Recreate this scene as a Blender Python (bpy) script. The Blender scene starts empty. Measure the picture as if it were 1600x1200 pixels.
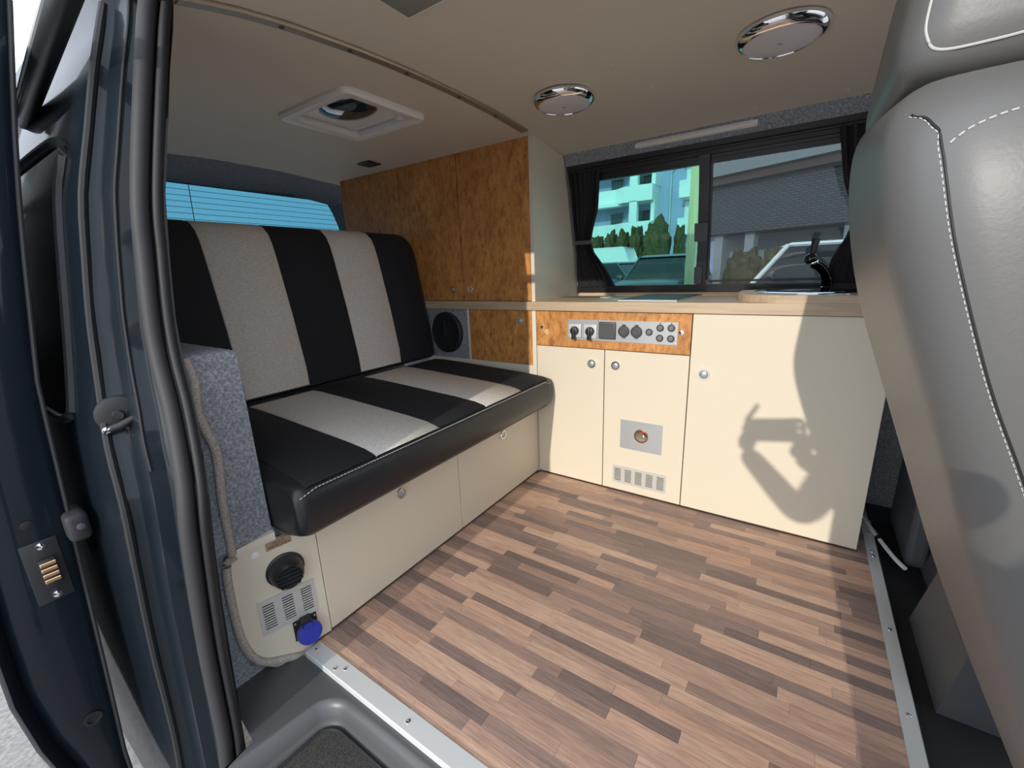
import bpy, bmesh, math, random
from mathutils import Vector, Matrix
random.seed(7)
PI = math.pi
SC = bpy.context.scene
COL = SC.collection

# ------------------------------------------------------------------ camera
cam_d = bpy.data.cameras.new('camera'); cam = bpy.data.objects.new('camera', cam_d); COL.objects.link(cam)
CAM = Vector((0.8909, -1.4918, 0.8533))
CR = Vector((0.83054364, 0.55576415, -0.03637958)); CU = Vector((-0.1109869, 0.22916193, 0.96704019)); CF = Vector((-0.54578308, 0.79913142, -0.25201152))
m = Matrix.Identity(4)
for i in range(3):
    m[i][0] = CR[i]; m[i][1] = CU[i]; m[i][2] = -CF[i]; m[i][3] = CAM[i]
cam.matrix_world = m
cam_d.sensor_fit = 'HORIZONTAL'; cam_d.sensor_width = 36; cam_d.lens = 665.4 / 1600 * 36
cam_d.clip_start = 0.01; cam_d.clip_end = 500
SC.camera = cam
# ------------------------------------------------------------------ sky, sun, exposure
W = bpy.data.worlds.new('sky'); SC.world = W; W.use_nodes = True
bg = W.node_tree.nodes['Background']
bg.inputs['Color'].default_value = (0.80, 0.88, 1.0, 1); bg.inputs['Strength'].default_value = 2.5
sun_d = bpy.data.lights.new('sun_offscreen', 'SUN'); sun_d.energy = 2.7; sun_d.angle = math.radians(0.6); sun_d.color = (1.0, 0.93, 0.82)
sun = bpy.data.objects.new('sun_offscreen', sun_d); COL.objects.link(sun)
sun.rotation_euler = Vector((-0.035, 0.9505, -0.31)).to_track_quat('-Z', 'Y').to_euler()
sun.location = (1, -6, 4)
vs = SC.view_settings
vs.view_transform = 'Standard'; vs.look = 'None'; vs.gamma = 1; vs.use_curve_mapping = False; vs.exposure = 0.08
SC.render.film_transparent = False

# ------------------------------------------------------------------ helpers
def mat(name, col, rough=0.5, metal=0.0, coat=0.0, spec=0.5, build=None, **kw):
    M = bpy.data.materials.new(name); M.use_nodes = True
    nt = M.node_tree; b = nt.nodes['Principled BSDF']
    b.inputs['Base Color'].default_value = (*col, 1); b.inputs['Roughness'].default_value = rough
    b.inputs['Metallic'].default_value = metal; b.inputs['Coat Weight'].default_value = coat
    b.inputs['Specular IOR Level'].default_value = spec
    for k, v in kw.items(): b.inputs[k].default_value = v
    if build: build(nt, b)
    return M
def N(nt, t, **kw):
    n = nt.nodes.new(t)
    for k, v in kw.items(): setattr(n, k, v)
    return n
def coords(nt, scale, kind='Object'):
    tc = N(nt, 'ShaderNodeTexCoord'); mp = N(nt, 'ShaderNodeMapping')
    mp.inputs['Scale'].default_value = scale
    nt.links.new(tc.outputs[kind], mp.inputs['Vector']); return mp.outputs['Vector']
def noise(nt, vec, scale, detail=4, rough=0.6):
    n = N(nt, 'ShaderNodeTexNoise'); n.inputs['Scale'].default_value = scale
    n.inputs['Detail'].default_value = detail; n.inputs['Roughness'].default_value = rough
    nt.links.new(vec, n.inputs['Vector']); return n.outputs['Fac']
def ramp(nt, fac, stops):
    r = N(nt, 'ShaderNodeValToRGB'); e = r.color_ramp.elements
    e[0].position, e[0].color = stops[0][0], (*stops[0][1], 1)
    e[1].position, e[1].color = stops[-1][0], (*stops[-1][1], 1)
    for p, c in stops[1:-1]:
        x = e.new(p); x.color = (*c, 1)
    nt.links.new(fac, r.inputs['Fac']); return r.outputs['Color']
def bump(nt, b, fac, strength, dist=0.002):
    bp = N(nt, 'ShaderNodeBump'); bp.inputs['Strength'].default_value = strength; bp.inputs['Distance'].default_value = dist
    nt.links.new(fac, bp.inputs['Height']); nt.links.new(bp.outputs['Normal'], b.inputs['Normal'])
def tex(stops, scale, stretch=(1, 1, 1), detail=4, bmp=0, dist=0.001, rough=0.6):
    def f(nt, b):
        n = noise(nt, coords(nt, stretch), scale, detail, rough)
        nt.links.new(ramp(nt, n, stops), b.inputs['Base Color'])
        if bmp: bump(nt, b, n, bmp, dist)
    return f
def bmp_only(scale, s, dist=0.0005, stretch=(1, 1, 1)):
    def f(nt, b): bump(nt, b, noise(nt, coords(nt, stretch), scale, 3), s, dist)
    return f

def cork_build(nt, b):
    v = coords(nt, (1, 1, 0.45))
    n1 = noise(nt, v, 70, 6, 0.75); n2 = noise(nt, v, 9, 3)
    c = ramp(nt, n1, [(0.28, (0.07, 0.022, 0.007)), (0.40, (0.46, 0.19, 0.05)), (0.56, (0.66, 0.31, 0.085)), (0.78, (0.74, 0.40, 0.13))])
    c2 = ramp(nt, n2, [(0.3, (0.70, 0.62, 0.60)), (0.7, (1, 1, 1))])
    mx = N(nt, 'ShaderNodeMix', data_type='RGBA', blend_type='MULTIPLY'); mx.inputs['Factor'].default_value = 1
    nt.links.new(c, mx.inputs['A']); nt.links.new(c2, mx.inputs['B']); nt.links.new(mx.outputs['Result'], b.inputs['Base Color'])
    bump(nt, b, n1, 0.15, 0.0006)
def plank_build(nt, b):
    oi = N(nt, 'ShaderNodeObjectInfo'); tc = N(nt, 'ShaderNodeTexCoord')
    mp = N(nt, 'ShaderNodeMapping')
    geo = N(nt, 'ShaderNodeNewGeometry')
    nt.links.new(geo.outputs['Position'], mp.inputs['Vector']); mp.inputs['Scale'].default_value = (7, 120, 1)
    ad = N(nt, 'ShaderNodeVectorMath', operation='ADD')
    cm = N(nt, 'ShaderNodeCombineXYZ'); mu = N(nt, 'ShaderNodeMath', operation='MULTIPLY'); mu.inputs[1].default_value = 57
    nt.links.new(oi.outputs['Random'], mu.inputs[0]); nt.links.new(mu.outputs[0], cm.inputs['Z'])
    nt.links.new(mp.outputs['Vector'], ad.inputs[0]); nt.links.new(cm.outputs[0], ad.inputs[1])
    g = noise(nt, ad.outputs[0], 2.2, 5, 0.65)
    base = ramp(nt, oi.outputs['Random'], [(0.0, (0.22, 0.158, 0.137)), (0.25, (0.32, 0.222, 0.187)), (0.45, (0.45, 0.29, 0.222)), (0.62, (0.55, 0.355, 0.265)), (0.82, (0.66, 0.44, 0.32)), (1.0, (0.60, 0.355, 0.25))])
    gr = ramp(nt, g, [(0.3, (0.62, 0.60, 0.60)), (0.7, (1.12, 1.12, 1.12))])
    mx = N(nt, 'ShaderNodeMix', data_type='RGBA', blend_type='MULTIPLY'); mx.inputs['Factor'].default_value = 1
    nt.links.new(base, mx.inputs['A']); nt.links.new(gr, mx.inputs['B']); nt.links.new(mx.outputs['Result'], b.inputs['Base Color'])
    bump(nt, b, g, 0.12, 0.0005)
def brick_build(c1, c2, mo, scale, bw, rh):
    def f(nt, b):
        t = N(nt, 'ShaderNodeTexBrick'); t.inputs['Color1'].default_value = (*c1, 1); t.inputs['Color2'].default_value = (*c2, 1)
        t.inputs['Mortar'].default_value = (*mo, 1); t.inputs['Scale'].default_value = scale
        t.inputs['Brick Width'].default_value = bw; t.inputs['Row Height'].default_value = rh; t.inputs['Mortar Size'].default_value = 0.03
        tc = N(nt, 'ShaderNodeTexCoord'); nt.links.new(tc.outputs['UV'], t.inputs['Vector'])
        sp = N(nt, 'ShaderNodeSeparateXYZ'); cb = N(nt, 'ShaderNodeCombineXYZ')
        nt.links.new(tc.outputs['Object'], sp.inputs[0]); nt.links.new(sp.outputs['X'], cb.inputs['X']); nt.links.new(sp.outputs['Z'], cb.inputs['Y'])
        nt.links.new(cb.outputs[0], t.inputs['Vector'])
        nt.links.new(t.outputs['Color'], b.inputs['Base Color'])
    return f
def glass(name, tint, refl=0.08):
    M = bpy.data.materials.new(name); M.use_nodes = True; nt = M.node_tree
    nt.nodes.remove(nt.nodes['Principled BSDF']); out = nt.nodes['Material Output']
    tr = N(nt, 'ShaderNodeBsdfTransparent'); tr.inputs['Color'].default_value = (*tint, 1)
    gl = N(nt, 'ShaderNodeBsdfGlossy'); gl.inputs['Roughness'].default_value = 0.02
    fr = N(nt, 'ShaderNodeFresnel'); fr.inputs['IOR'].default_value = 1.45
    ms = N(nt, 'ShaderNodeMixShader')
    nt.links.new(fr.outputs[0], ms.inputs['Fac']); nt.links.new(tr.outputs[0], ms.inputs[1]); nt.links.new(gl.outputs[0], ms.inputs[2])
    nt.links.new(ms.outputs[0], out.inputs['Surface']); return M

K = {}
K['cream'] = mat('cream_laminate', (0.70, 0.62, 0.485), 0.45, build=bmp_only(400, 0.03))
K['cream_edge'] = mat('cream_edge_band', (0.74, 0.67, 0.54), 0.45)
K['cork'] = mat('cork_veneer', (0.5, 0.25, 0.07), 0.5, build=cork_build)
K['worktop'] = mat('oak_worktop', (0.5, 0.38, 0.26), 0.45, build=tex([(0.3, (0.40, 0.29, 0.19)), (0.7, (0.60, 0.46, 0.31))], 30, (0.12, 1.5, 1.5)))
K['plank'] = mat('wood_plank', (0.3, 0.2, 0.1), 0.42, build=plank_build)
K['subfloor'] = mat('subfloor', (0.25, 0.17, 0.13), 0.8)
K['alu'] = mat('brushed_aluminium', (0.66, 0.67, 0.66), 0.42, 0.25, build=bmp_only(60, 0.05, 0.0003, (1, 30, 30)))
K['steel_panel'] = mat('grey_metal_panel', (0.47, 0.49, 0.50), 0.4, 0.5)
K['grille'] = mat('grille_metal', (0.58, 0.57, 0.53), 0.45, 0.3)
K['chrome'] = mat('chrome', (0.85, 0.85, 0.86), 0.06, 1.0)
K['plastic'] = mat('black_plastic', (0.018, 0.018, 0.02), 0.42, build=bmp_only(500, 0.06))
K['darkgrey'] = mat('dark_grey_plastic', (0.075, 0.075, 0.08), 0.5)
K['step'] = mat('step_plastic', (0.070, 0.071, 0.074), 0.38, build=bmp_only(700, 0.12, 0.0006))
K['mat'] = mat('mat_pile', (0.03, 0.027, 0.025), 0.95, build=tex([(0.3, (0.008, 0.008, 0.008)), (0.7, (0.075, 0.068, 0.06))], 420, bmp=0.9, dist=0.003))
K['rubber'] = mat('grey_rubber', (0.030, 0.028, 0.030), 0.6, spec=0.35)
K['rubber_black'] = mat('black_rubber', (0.008, 0.008, 0.009), 0.6)
K['paint'] = mat('dark_blue_paint', (0.005, 0.009, 0.014), 0.4, 0.0, 0.3, 0.15, build=None)
K['paint'].node_tree.nodes['Principled BSDF'].inputs['Coat Roughness'].default_value = 0.04
K['felt'] = mat('grey_felt', (0.2, 0.21, 0.24), 0.95, build=tex([(0.30, (0.09, 0.095, 0.11)), (0.5, (0.24, 0.25, 0.28)), (0.70, (0.52, 0.53, 0.56))], 170, detail=6, bmp=0.6, dist=0.002, rough=0.8))
K['ceiling'] = mat('beige_vinyl', (0.72, 0.635, 0.53), 0.6, build=bmp_only(260, 0.10, 0.0006))
K['beige_fabric'] = mat('beige_woven', (0.4, 0.36, 0.31), 0.9, build=tex([(0.25, (0.52, 0.475, 0.43)), (0.75, (0.78, 0.725, 0.66))], 420, (1.0, 0.22, 1.0), detail=3, bmp=0.35, dist=0.0008))
K['black_fabric'] = mat('black_fabric', (0.010, 0.011, 0.015), 0.85, build=bmp_only(500, 0.2))
K['leather'] = mat('black_leather', (0.016, 0.016, 0.018), 0.36, build=bmp_only(330, 0.22, 0.0008))
K['seat_leather'] = mat('seat_leather', (0.115, 0.112, 0.108), 0.42, build=bmp_only(260, 0.16, 0.0008))
K['stitch'] = mat('white_stitch', (0.50, 0.49, 0.46), 0.8)
K['rope'] = mat('beige_piping', (0.43, 0.38, 0.33), 0.9, build=tex([(0.35, (0.22, 0.19, 0.165)), (0.6, (0.50, 0.45, 0.40))], 420, bmp=0.5, dist=0.001))
K['white'] = mat('white_plastic', (0.84, 0.80, 0.77), 0.4)
K['diffuser'] = mat('lamp_diffuser', (0.76, 0.70, 0.73), 0.4)
K['blue'] = mat('blue_plastic', (0.018, 0.028, 0.33), 0.35)
K['btn'] = mat('grey_button', (0.17, 0.16, 0.155), 0.35)
K['placard'] = mat('brown_placard', (0.36, 0.23, 0.16), 0.5)
K['ink'] = mat('dark_ink', (0.03, 0.02, 0.015), 0.7)
K['brass'] = mat('brass_contact', (0.72, 0.45, 0.25), 0.3, 1.0)
K['copper'] = mat('copper_ring', (0.55, 0.25, 0.14), 0.35, 0.8)
K['curtain'] = mat('dark_curtain', (0.016, 0.014, 0.017), 0.9)
K['frame'] = mat('black_window_frame', (0.012, 0.012, 0.014), 0.35)
K['glass_teal'] = glass('tinted_glass', (0.42, 0.70, 0.67))
K['glass_dark'] = glass('dark_glass', (0.52, 0.60, 0.62))
K['glass_rear'] = glass('rear_tinted_glass', (0.22, 0.40, 0.46))
K['glass_roof'] = glass('smoked_dome', (0.05, 0.09, 0.14))
K['privacy'] = mat('privacy_glass', (0.006, 0.012, 0.013), 0.04, 0, 0.5)
K['brochure'] = mat('brochure_print', (0.08, 0.1, 0.13), 0.6, build=tex([(0.45, (0.035, 0.045, 0.055)), (0.62, (0.08, 0.09, 0.10)), (0.7, (0.30, 0.31, 0.31))], 9, (1, 2.5, 1)), spec=0.2)
K['paper'] = mat('paper_edge', (0.5, 0.5, 0.5), 0.7)
K['asphalt'] = mat('asphalt', (0.3, 0.29, 0.27), 0.9, build=tex([(0.3, (0.20, 0.195, 0.185)), (0.7, (0.42, 0.40, 0.375))], 60, bmp=0.3))
K['render_white'] = mat('white_render', (0.78, 0.78, 0.76), 0.8)
K['render_blue'] = mat('lilac_render', (0.38, 0.40, 0.58), 0.8)
K['plaster_shade'] = mat('shaded_plaster', (0.30, 0.30, 0.31), 0.8)  # plaster toned down, shade of the recesses put into its colour
K['pane'] = mat('window_pane', (0.04, 0.05, 0.06), 0.08)
K['hedge'] = mat('hedge_leaf', (0.06, 0.11, 0.03), 0.8, build=tex([(0.3, (0.02, 0.018, 0.004)), (0.7, (0.11, 0.085, 0.02))], 7, detail=6))
K['block'] = mat('grey_block_wall', (0.3, 0.3, 0.3), 0.9, build=brick_build((0.10, 0.105, 0.11), (0.15, 0.155, 0.16), (0.05, 0.05, 0.055), 1.0, 0.20, 0.07))
K['fascia'] = mat('brown_fascia', (0.075, 0.045, 0.04), 0.8)
K['roofband'] = mat('grey_roof_band', (0.20, 0.21, 0.215), 0.7)
K['strip_tone'] = mat('pale_reflection_tone', (0.6, 0.55, 0.35), 0.7, build=tex([(0.3, (0.56, 0.42, 0.22)), (0.7, (0.84, 0.68, 0.38))], 40, (1, 1, 0.05)))  # pale streaks of a pane reflection put into the colour
K['car_dark'] = mat('car_paint_dark', (0.02, 0.022, 0.026), 0.35, 0.0, 0.3)
K['car_blue'] = mat('car_paint_blue', (0.02, 0.04, 0.07), 0.35, 0.0, 0.3)
K['car_white'] = mat('car_paint_white', (0.72, 0.70, 0.66), 0.25, 0, 1.0)
K['car_glass'] = mat('car_glass', (0.008, 0.010, 0.012), 0.15, 0, 0, 0.3)
K['lens'] = mat('headlight_lens', (0.7, 0.75, 0.78), 0.1, 0.4)
K['tyre'] = mat('tyre', (0.02, 0.02, 0.02), 0.8)
K['skin'] = mat('skin', (0.52, 0.31, 0.22), 0.55)
K['jacket'] = mat('dark_jacket', (0.03, 0.035, 0.05), 0.85)
K['jeans'] = mat('jeans', (0.04, 0.06, 0.11), 0.85)
K['hair'] = mat('brown_hair', (0.05, 0.03, 0.02), 0.7)

WL = {}
def wloc(o): return WL.get(o.name, Vector((0, 0, 0)))
def thing(name, label, cat, loc=(0, 0, 0), group=None):
    o = bpy.data.objects.new(name, None); COL.objects.link(o); o.location = loc; o.empty_display_size = 0.05
    o['label'] = label; o['category'] = cat
    if group: o['group'] = group
    WL[o.name] = Vector(loc); return o
def tag(o, label, cat, group=None):
    o['label'] = label; o['category'] = cat
    if group: o['group'] = group
    return o
def link(name, bm, material, parent=None, smooth=False, label=None, angle=40):
    off = wloc(parent) if parent else Vector((0, 0, 0))
    if off.length: bmesh.ops.translate(bm, vec=-off, verts=bm.verts)
    bmesh.ops.recalc_face_normals(bm, faces=bm.faces)
    me = bpy.data.meshes.new(name); bm.to_mesh(me); bm.free()
    if smooth:
        me.polygons.foreach_set('use_smooth', [True] * len(me.polygons))
        try: me.set_sharp_from_angle(angle=math.radians(angle))
        except Exception: pass
    o = bpy.data.objects.new(name, me); COL.objects.link(o)
    o.data.materials.append(K[material] if isinstance(material, str) else material)
    if parent: o.parent = parent
    WL[o.name] = off
    if label: o['label'] = label
    return o
def single(name, bm, material, label, cat, group=None, smooth=False, angle=40):
    """a thing that is one mesh, origin at its own base"""
    zs = [v.co for v in bm.verts]
    c = Vector(((min(v.x for v in zs) + max(v.x for v in zs)) / 2, (min(v.y for v in zs) + max(v.y for v in zs)) / 2, min(v.z for v in zs)))
    bmesh.ops.translate(bm, vec=-c, verts=bm.verts)
    o = link(name, bm, material, None, smooth, None, angle); o.location = c; WL[o.name] = c
    return tag(o, label, cat, group)
def struct(name, bm, material, smooth=False, parent=None):
    o = link(name, bm, material, parent, smooth)
    if parent is None: o['kind'] = 'structure'
    return o
def B(): return bmesh.new()
def box(bm, x0, x1, y0, y1, z0, z1, bev=0.0, seg=2, M=None):
    r = bmesh.ops.create_cube(bm, size=1); vs = r['verts']
    bmesh.ops.scale(bm, vec=(abs(x1 - x0), abs(y1 - y0), abs(z1 - z0)), verts=vs)
    bmesh.ops.translate(bm, vec=((x0 + x1) / 2, (y0 + y1) / 2, (z0 + z1) / 2), verts=vs)
    if bev > 0:
        es = list({e for v in vs for e in v.link_edges})
        r2 = bmesh.ops.bevel(bm, geom=es, offset=bev, segments=seg, profile=0.5, affect='EDGES')
        vs = list({v for f in r2['faces'] for v in f.verts} | {v for v in vs if v.is_valid})
    if M: bmesh.ops.transform(bm, matrix=M, verts=vs)
    return bm
def xbox(*a, **k): return box(B(), *a, **k)
def loft(bm, rings, closed=True, cap=True):
    R = [[bm.verts.new(p) for p in r] for r in rings]; n = len(R[0])
    for a, b in zip(R, R[1:]):
        for i in range(n if closed else n - 1):
            j = (i + 1) % n
            try: bm.faces.new((a[i], a[j], b[j], b[i]))
            except ValueError: pass
    if cap and closed:
        bm.faces.new(R[0]); bm.faces.new(R[-1])
    return bm
def lathe(bm, prof, c, axis=(0, 0, 1), seg=32, cap=True):
    """prof: list of (r, h) along axis from point c"""
    ax = Vector(axis).normalized(); t = Vector((0, 0, 1)) if abs(ax.z) < 0.9 else Vector((1, 0, 0))
    a = ax.cross(t).normalized(); b = ax.cross(a)
    rings = [[Vector(c) + ax * h + (a * math.cos(2 * PI * k / seg) + b * math.sin(2 * PI * k / seg)) * r for k in range(seg)] for r, h in prof]
    return loft(bm, rings, True, cap)
def tube(bm, pts, rad, seg=8, flat=None):
    pts = [Vector(p) for p in pts]; rings = []
    for i, p in enumerate(pts):
        d = (pts[min(i + 1, len(pts) - 1)] - pts[max(i - 1, 0)]).normalized()
        t = Vector((0, 0, 1)) if abs(d.z) < 0.9 else Vector((0, 1, 0))
        a = d.cross(t).normalized(); b = d.cross(a)
        r = rad[i] if isinstance(rad, (list, tuple)) else rad
        fa, fb = flat if flat else (1, 1)
        rings.append([p + a * math.cos(2 * PI * k / seg) * r * fa + b * math.sin(2 * PI * k / seg) * r * fb for k in range(seg)])
    return loft(bm, rings)
def prism(bm, poly, axis, a, b):
    """extrude a 2D polygon along axis between a and b; poly in the other two axes in xyz order"""
    def P(q, w):
        return {'x': (w, q[0], q[1]), 'y': (q[0], w, q[1]), 'z': (q[0], q[1], w)}[axis]
    return loft(bm, [[P(q, a) for q in poly], [P(q, b) for q in poly]])
def smooth_path(pts, n=8):
    P = [Vector(p) for p in pts]; out = []
    for i in range(len(P) - 1):
        p0, p1, p2, p3 = P[max(i - 1, 0)], P[i], P[i + 1], P[min(i + 2, len(P) - 1)]
        for k in range(n):
            t = k / n
            out.append(0.5 * ((2 * p1) + (p2 - p0) * t + (2 * p0 - 5 * p1 + 4 * p2 - p3) * t * t + (3 * p1 - p0 - 3 * p2 + p3) * t ** 3))
    out.append(P[-1]); return out
def interp(tab, z):
    tab = sorted(tab)
    if z <= tab[0][0]: return tab[0][1]
    for (a, u), (b, v) in zip(tab, tab[1:]):
        if z <= b: return u + (v - u) * (z - a) / (b - a)
    return tab[-1][1]
def text_mesh(s, size, M):
    cu = bpy.data.curves.new('lettering', 'FONT'); cu.body = s; cu.size = size; cu.extrude = 0.0002; cu.align_x = 'CENTER'; cu.align_y = 'CENTER'
    cu.space_line = 0.9
    o = bpy.data.objects.new('lettering_tmp', cu); COL.objects.link(o)
    dg = bpy.context.evaluated_depsgraph_get(); me = bpy.data.meshes.new_from_object(o.evaluated_get(dg))
    bm = B(); bm.from_mesh(me); bpy.data.objects.remove(o); bpy.data.meshes.remove(me)
    bmesh.ops.transform(bm, matrix=M, verts=bm.verts); return bm
def knob(parent, c, axis, sub='knob', r=0.0175):
    """round push-lock: chrome ring with a recessed button"""
    bm = B(); lathe(bm, [(r, 0), (r, 0.004), (r * 0.92, 0.0065), (r * 0.72, 0.0065), (r * 0.66, 0.003), (r * 0.66, 0.001)], c, axis, 28)
    k = link(sub, bm, 'chrome', parent, True, 'round chrome push knob')
    bm = B(); lathe(bm, [(r * 0.64, 0.0005), (r * 0.64, 0.004), (r * 0.5, 0.0062), (0.001, 0.0068)], c, axis, 24)
    return k, link('button', bm, 'steel_panel', k, True)

# ------------------------------------------------------------------ profiles of the van
CEIL = [(-1.13, 1.294), (-1.079, 1.307), (-1.018, 1.32), (-0.925, 1.334), (-0.765, 1.348), (-0.625, 1.355), (-0.45, 1.358), (-0.255, 1.355), (-0.068, 1.343), (0.12, 1.332), (0.251, 1.316)]
WALL = [(0.20, 0.405), (0.744, 0.392), (0.918, 0.374), (1.055, 0.341), (1.183, 0.312), (1.25, 0.288), (1.316, 0.251)]   # z -> y
SEALP = [(0.052, -1.290, -0.16), (0.062, -1.283, -0.05), (0.066, -1.278, 0.024), (0.078, -1.273, 0.226), (0.092, -1.261, 0.44), (0.082, -1.246, 0.54), (0.042, -1.228, 0.647), (0.010, -1.219, 0.73), (-0.001, -1.212, 0.80), (-0.003, -1.200, 0.90), (0.0, -1.187, 1.0), (-0.004, -1.140, 1.197), (-0.012, -1.110, 1.30), (0.02, -1.098, 1.345), (0.09, -1.092, 1.362), (0.25, -1.09, 1.368), (1.10, -1.09, 1.368)]
NS = 13
YS = [(p[2], p[1]) for p in SEALP[:NS]]
def ceil(y): return interp(CEIL, y)
def wall(z): return interp(WALL, z)

# ------------------------------------------------------------------ ground and floor
bm = B(); box(bm, -60, 60, -40, 60, -0.62, -0.50)
struct('ground', bm, 'asphalt')
floor = struct('floor', xbox(-1.70, 1.138, -1.07, 0.40, -0.03, -0.004), 'subfloor')
unit = bpy.data.meshes.new('plank'); tb = xbox(-0.5, 0.5, -0.5, 0.5, -0.5, 0.5); tb.to_mesh(unit); tb.free(); unit.materials.append(K['plank'])
def plank(x0, x1, y0, y1):
    o = bpy.data.objects.new('plank', unit); COL.objects.link(o); o.parent = floor
    g = 0.0004
    o.location = ((x0 + x1) / 2, (y0 + y1) / 2, -0.002 + random.uniform(-0.0002, 0.0002)); o.scale = (x1 - x0 - g, y1 - y0 - g, 0.004)
rw = 1.07 / 38
for r in range(38):
    y0 = -1.07 + r * rw; x = 0.0 - random.uniform(0, 0.2); 
    while x < 1.136:
        L = random.choice((0.17, 0.21, 0.25, 0.28, 0.31, 0.34))
        a, b = max(x, 0.0), min(x + L, 1.138)
        if 1.138 - b < 0.03: b = 1.138
        if b - a > 0.012: plank(a, b, y0, y0 + rw)
        x = b if b >= 1.138 else x + L
for r in range(5): plank(1.112, 1.138, 0.0 + r * 0.04, 0.04 + r * 0.04)

def screw(parent, c, axis=(0, 0, 1), r=0.005, name='screw'):
    bm = B(); lathe(bm, [(r, 0), (r * 0.9, r * 0.35), (r * 0.25, r * 0.5), (r * 0.2, r * 0.25)], c, axis, 12)
    return link(name, bm, 'chrome', parent, True)
bm = B(); prism(bm, [(-1.1035, -0.028), (-1.1035, 0.001), (-1.102, 0.003), (-1.066, 0.003), (-1.066, 0.0006), (-1.099, 0.0), (-1.099, -0.028)], 'x', 0.004, 1.165)
t1 = struct('trim_1', bm, 'alu')
for x, y in ((0.02, -1.083), (0.105, -1.092), (0.125, -1.080), (0.335, -1.086), (0.62, -1.086), (0.9, -1.086)): screw(t1, (x, y, 0.0028))
bm = B(); prism(bm, [(1.134, 0.0006), (1.134, 0.003), (1.160, 0.003), (1.162, 0.001), (1.162, -0.02), (1.159, -0.02), (1.158, 0.0)], 'y', -1.066, 0.22)
t2 = struct('trim_2', bm, 'alu')
for y in (0.13, 0.02, -0.005, -0.32, -0.56, -0.8): screw(t2, (1.148, y, 0.0028))
# cab floor
struct('floor_cab', xbox(1.163, 2.40, -1.22, 0.40, -0.06, -0.02), 'rubber_black')
bm = B(); tube(bm, smooth_path([(1.140, 0.215, 0.012), (1.165, 0.13, 0.006), (1.195, 0.02, 0.004), (1.215, -0.03, 0.004)]), 0.006, 8)
cab = single('cable', bm, 'white', 'thin white cable curving over the cab floor edge beside the tall cream cabinet', 'cable', smooth=True)
tape = B(); lathe(tape, [(0.0075, -0.008), (0.0075, 0.008)], (1.172, 0.107, 0.0055), (0.25, -0.9, 0), 12); 
tp = link('tape', tape, 'rubber_black', cab, True)

# ------------------------------------------------------------------ step well
bm = B()
def ustep(ins, z, px):
    # U-shaped edge, open at the door side
    c = [(0.105 + ins * 1.2, -1.33)]
    for k in range(9):
        a = PI - (PI / 2 - 0.45) * k / 8 - 0.45
        c.append((0.195 + (0.075 - ins) * math.cos(a) * 1.0, -1.192 + (0.075 - ins) * math.sin(a)))
    for k in range(9):
        a = PI / 2 - PI / 2 * k / 8
        c.append((1.00 + (0.075 - ins) * math.cos(a), -1.190 + (0.075 - ins) * math.sin(a)))
    c.append((1.075 - ins, -1.33))
    return [(x, y, z) for x, y in c]
outer = [(0.105, -1.33), (0.095, -1.268), (-0.07, -1.248), (-0.07, -1.18), (-0.07, -1.1035), (0.0, -1.1035), (0.05, -1.1035), (0.09, -1.1035), (0.13, -1.1035), (0.17, -1.1035)] + [(1.0 + 0.12 * k / 8, -1.1035) for k in range(9)] + [(1.16, -1.33)]
outer = [(x, y, -0.012) for x, y in outer]
loft(bm, [outer, ustep(-0.004, -0.012, 0), ustep(0.0, -0.013, 0), ustep(0.006, -0.018, 0), ustep(0.011, -0.025, 0), ustep(0.017, -0.045, 0), ustep(0.022, -0.058, 0), ustep(0.030, -0.067, 0), ustep(0.05, -0.070, 0)], closed=False)
last = [(v.co.copy()) for v in list(bm.verts)[-20:]]
bm.faces.new([bm.verts.new(p) for p in last])
step = thing('entry_step', 'black moulded plastic entry step well below the aluminium door strip', 'step', (0.55, -1.2, -0.16))
link('tread', bm, 'step', step, True, angle=70)
bm = B(); q = [(x, y) for x, y, z in ustep(0.030, 0, 0)][1:-1]; q = [(0.145, -1.33)] + q + [(1.04, -1.33)]
loft(bm, [[(x, y, -0.0662) for x, y in q], [(x, y, -0.058) for x, y in q]])
sm = single('step_mat', bm, 'mat', 'black ribbed carpet mat lying in the entry step', 'mat')
bm = B(); tube(bm, [(x, y, -0.0575) for x, y in q], 0.0035, 8); link('edging', bm, 'rubber_black', sm, True); 
sm.children[0].location = (0, 0, 0)
struct('trim_3', xbox(0.10, 1.17, -1.352, -1.331, -0.40, -0.075, 0.006), 'plastic')
struct('trim_6', xbox(1.087, 1.20, -1.31, -1.17, -0.30, 1.36, 0.01, 2), 'paint')
struct('trim_7', xbox(0.20, 1.20, -1.195, -1.10, 1.245, 1.37, 0.01, 2), 'paint')  # unseen header over the door, added low to cut off the high sun

# ------------------------------------------------------------------ kitchen
def door_panel(parent, x0, x1, z0, z1, material='cream', y=0.0, t=0.016, name='door'):
    return link(name, xbox(x0, x1, y, y + t, z0, z1, 0.0012, 1), material, parent)
def carcass(parent, x0, x1, z0, z1, y0=0.018, y1=0.385, material='cream'):
    return link('body', xbox(x0, x1, y0, y1, z0, z1), material, parent)
def cut(o, bm):
    """take the volume bm (world coordinates) out of the mesh of o"""
    c = link('cutter', bm, 'cream', o.parent); bmd = o.modifiers.new('cut', 'BOOLEAN'); bmd.operation = 'DIFFERENCE'; bmd.solver = 'EXACT'; bmd.object = c
    off = wloc(o) - wloc(c)
    bpy.context.view_layer.update(); dg = bpy.context.evaluated_depsgraph_get()
    me = bpy.data.meshes.new_from_object(o.evaluated_get(dg)); o.modifiers.remove(bmd); o.data = me
    bpy.data.objects.remove(c); bpy.context.view_layer.update()
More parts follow.
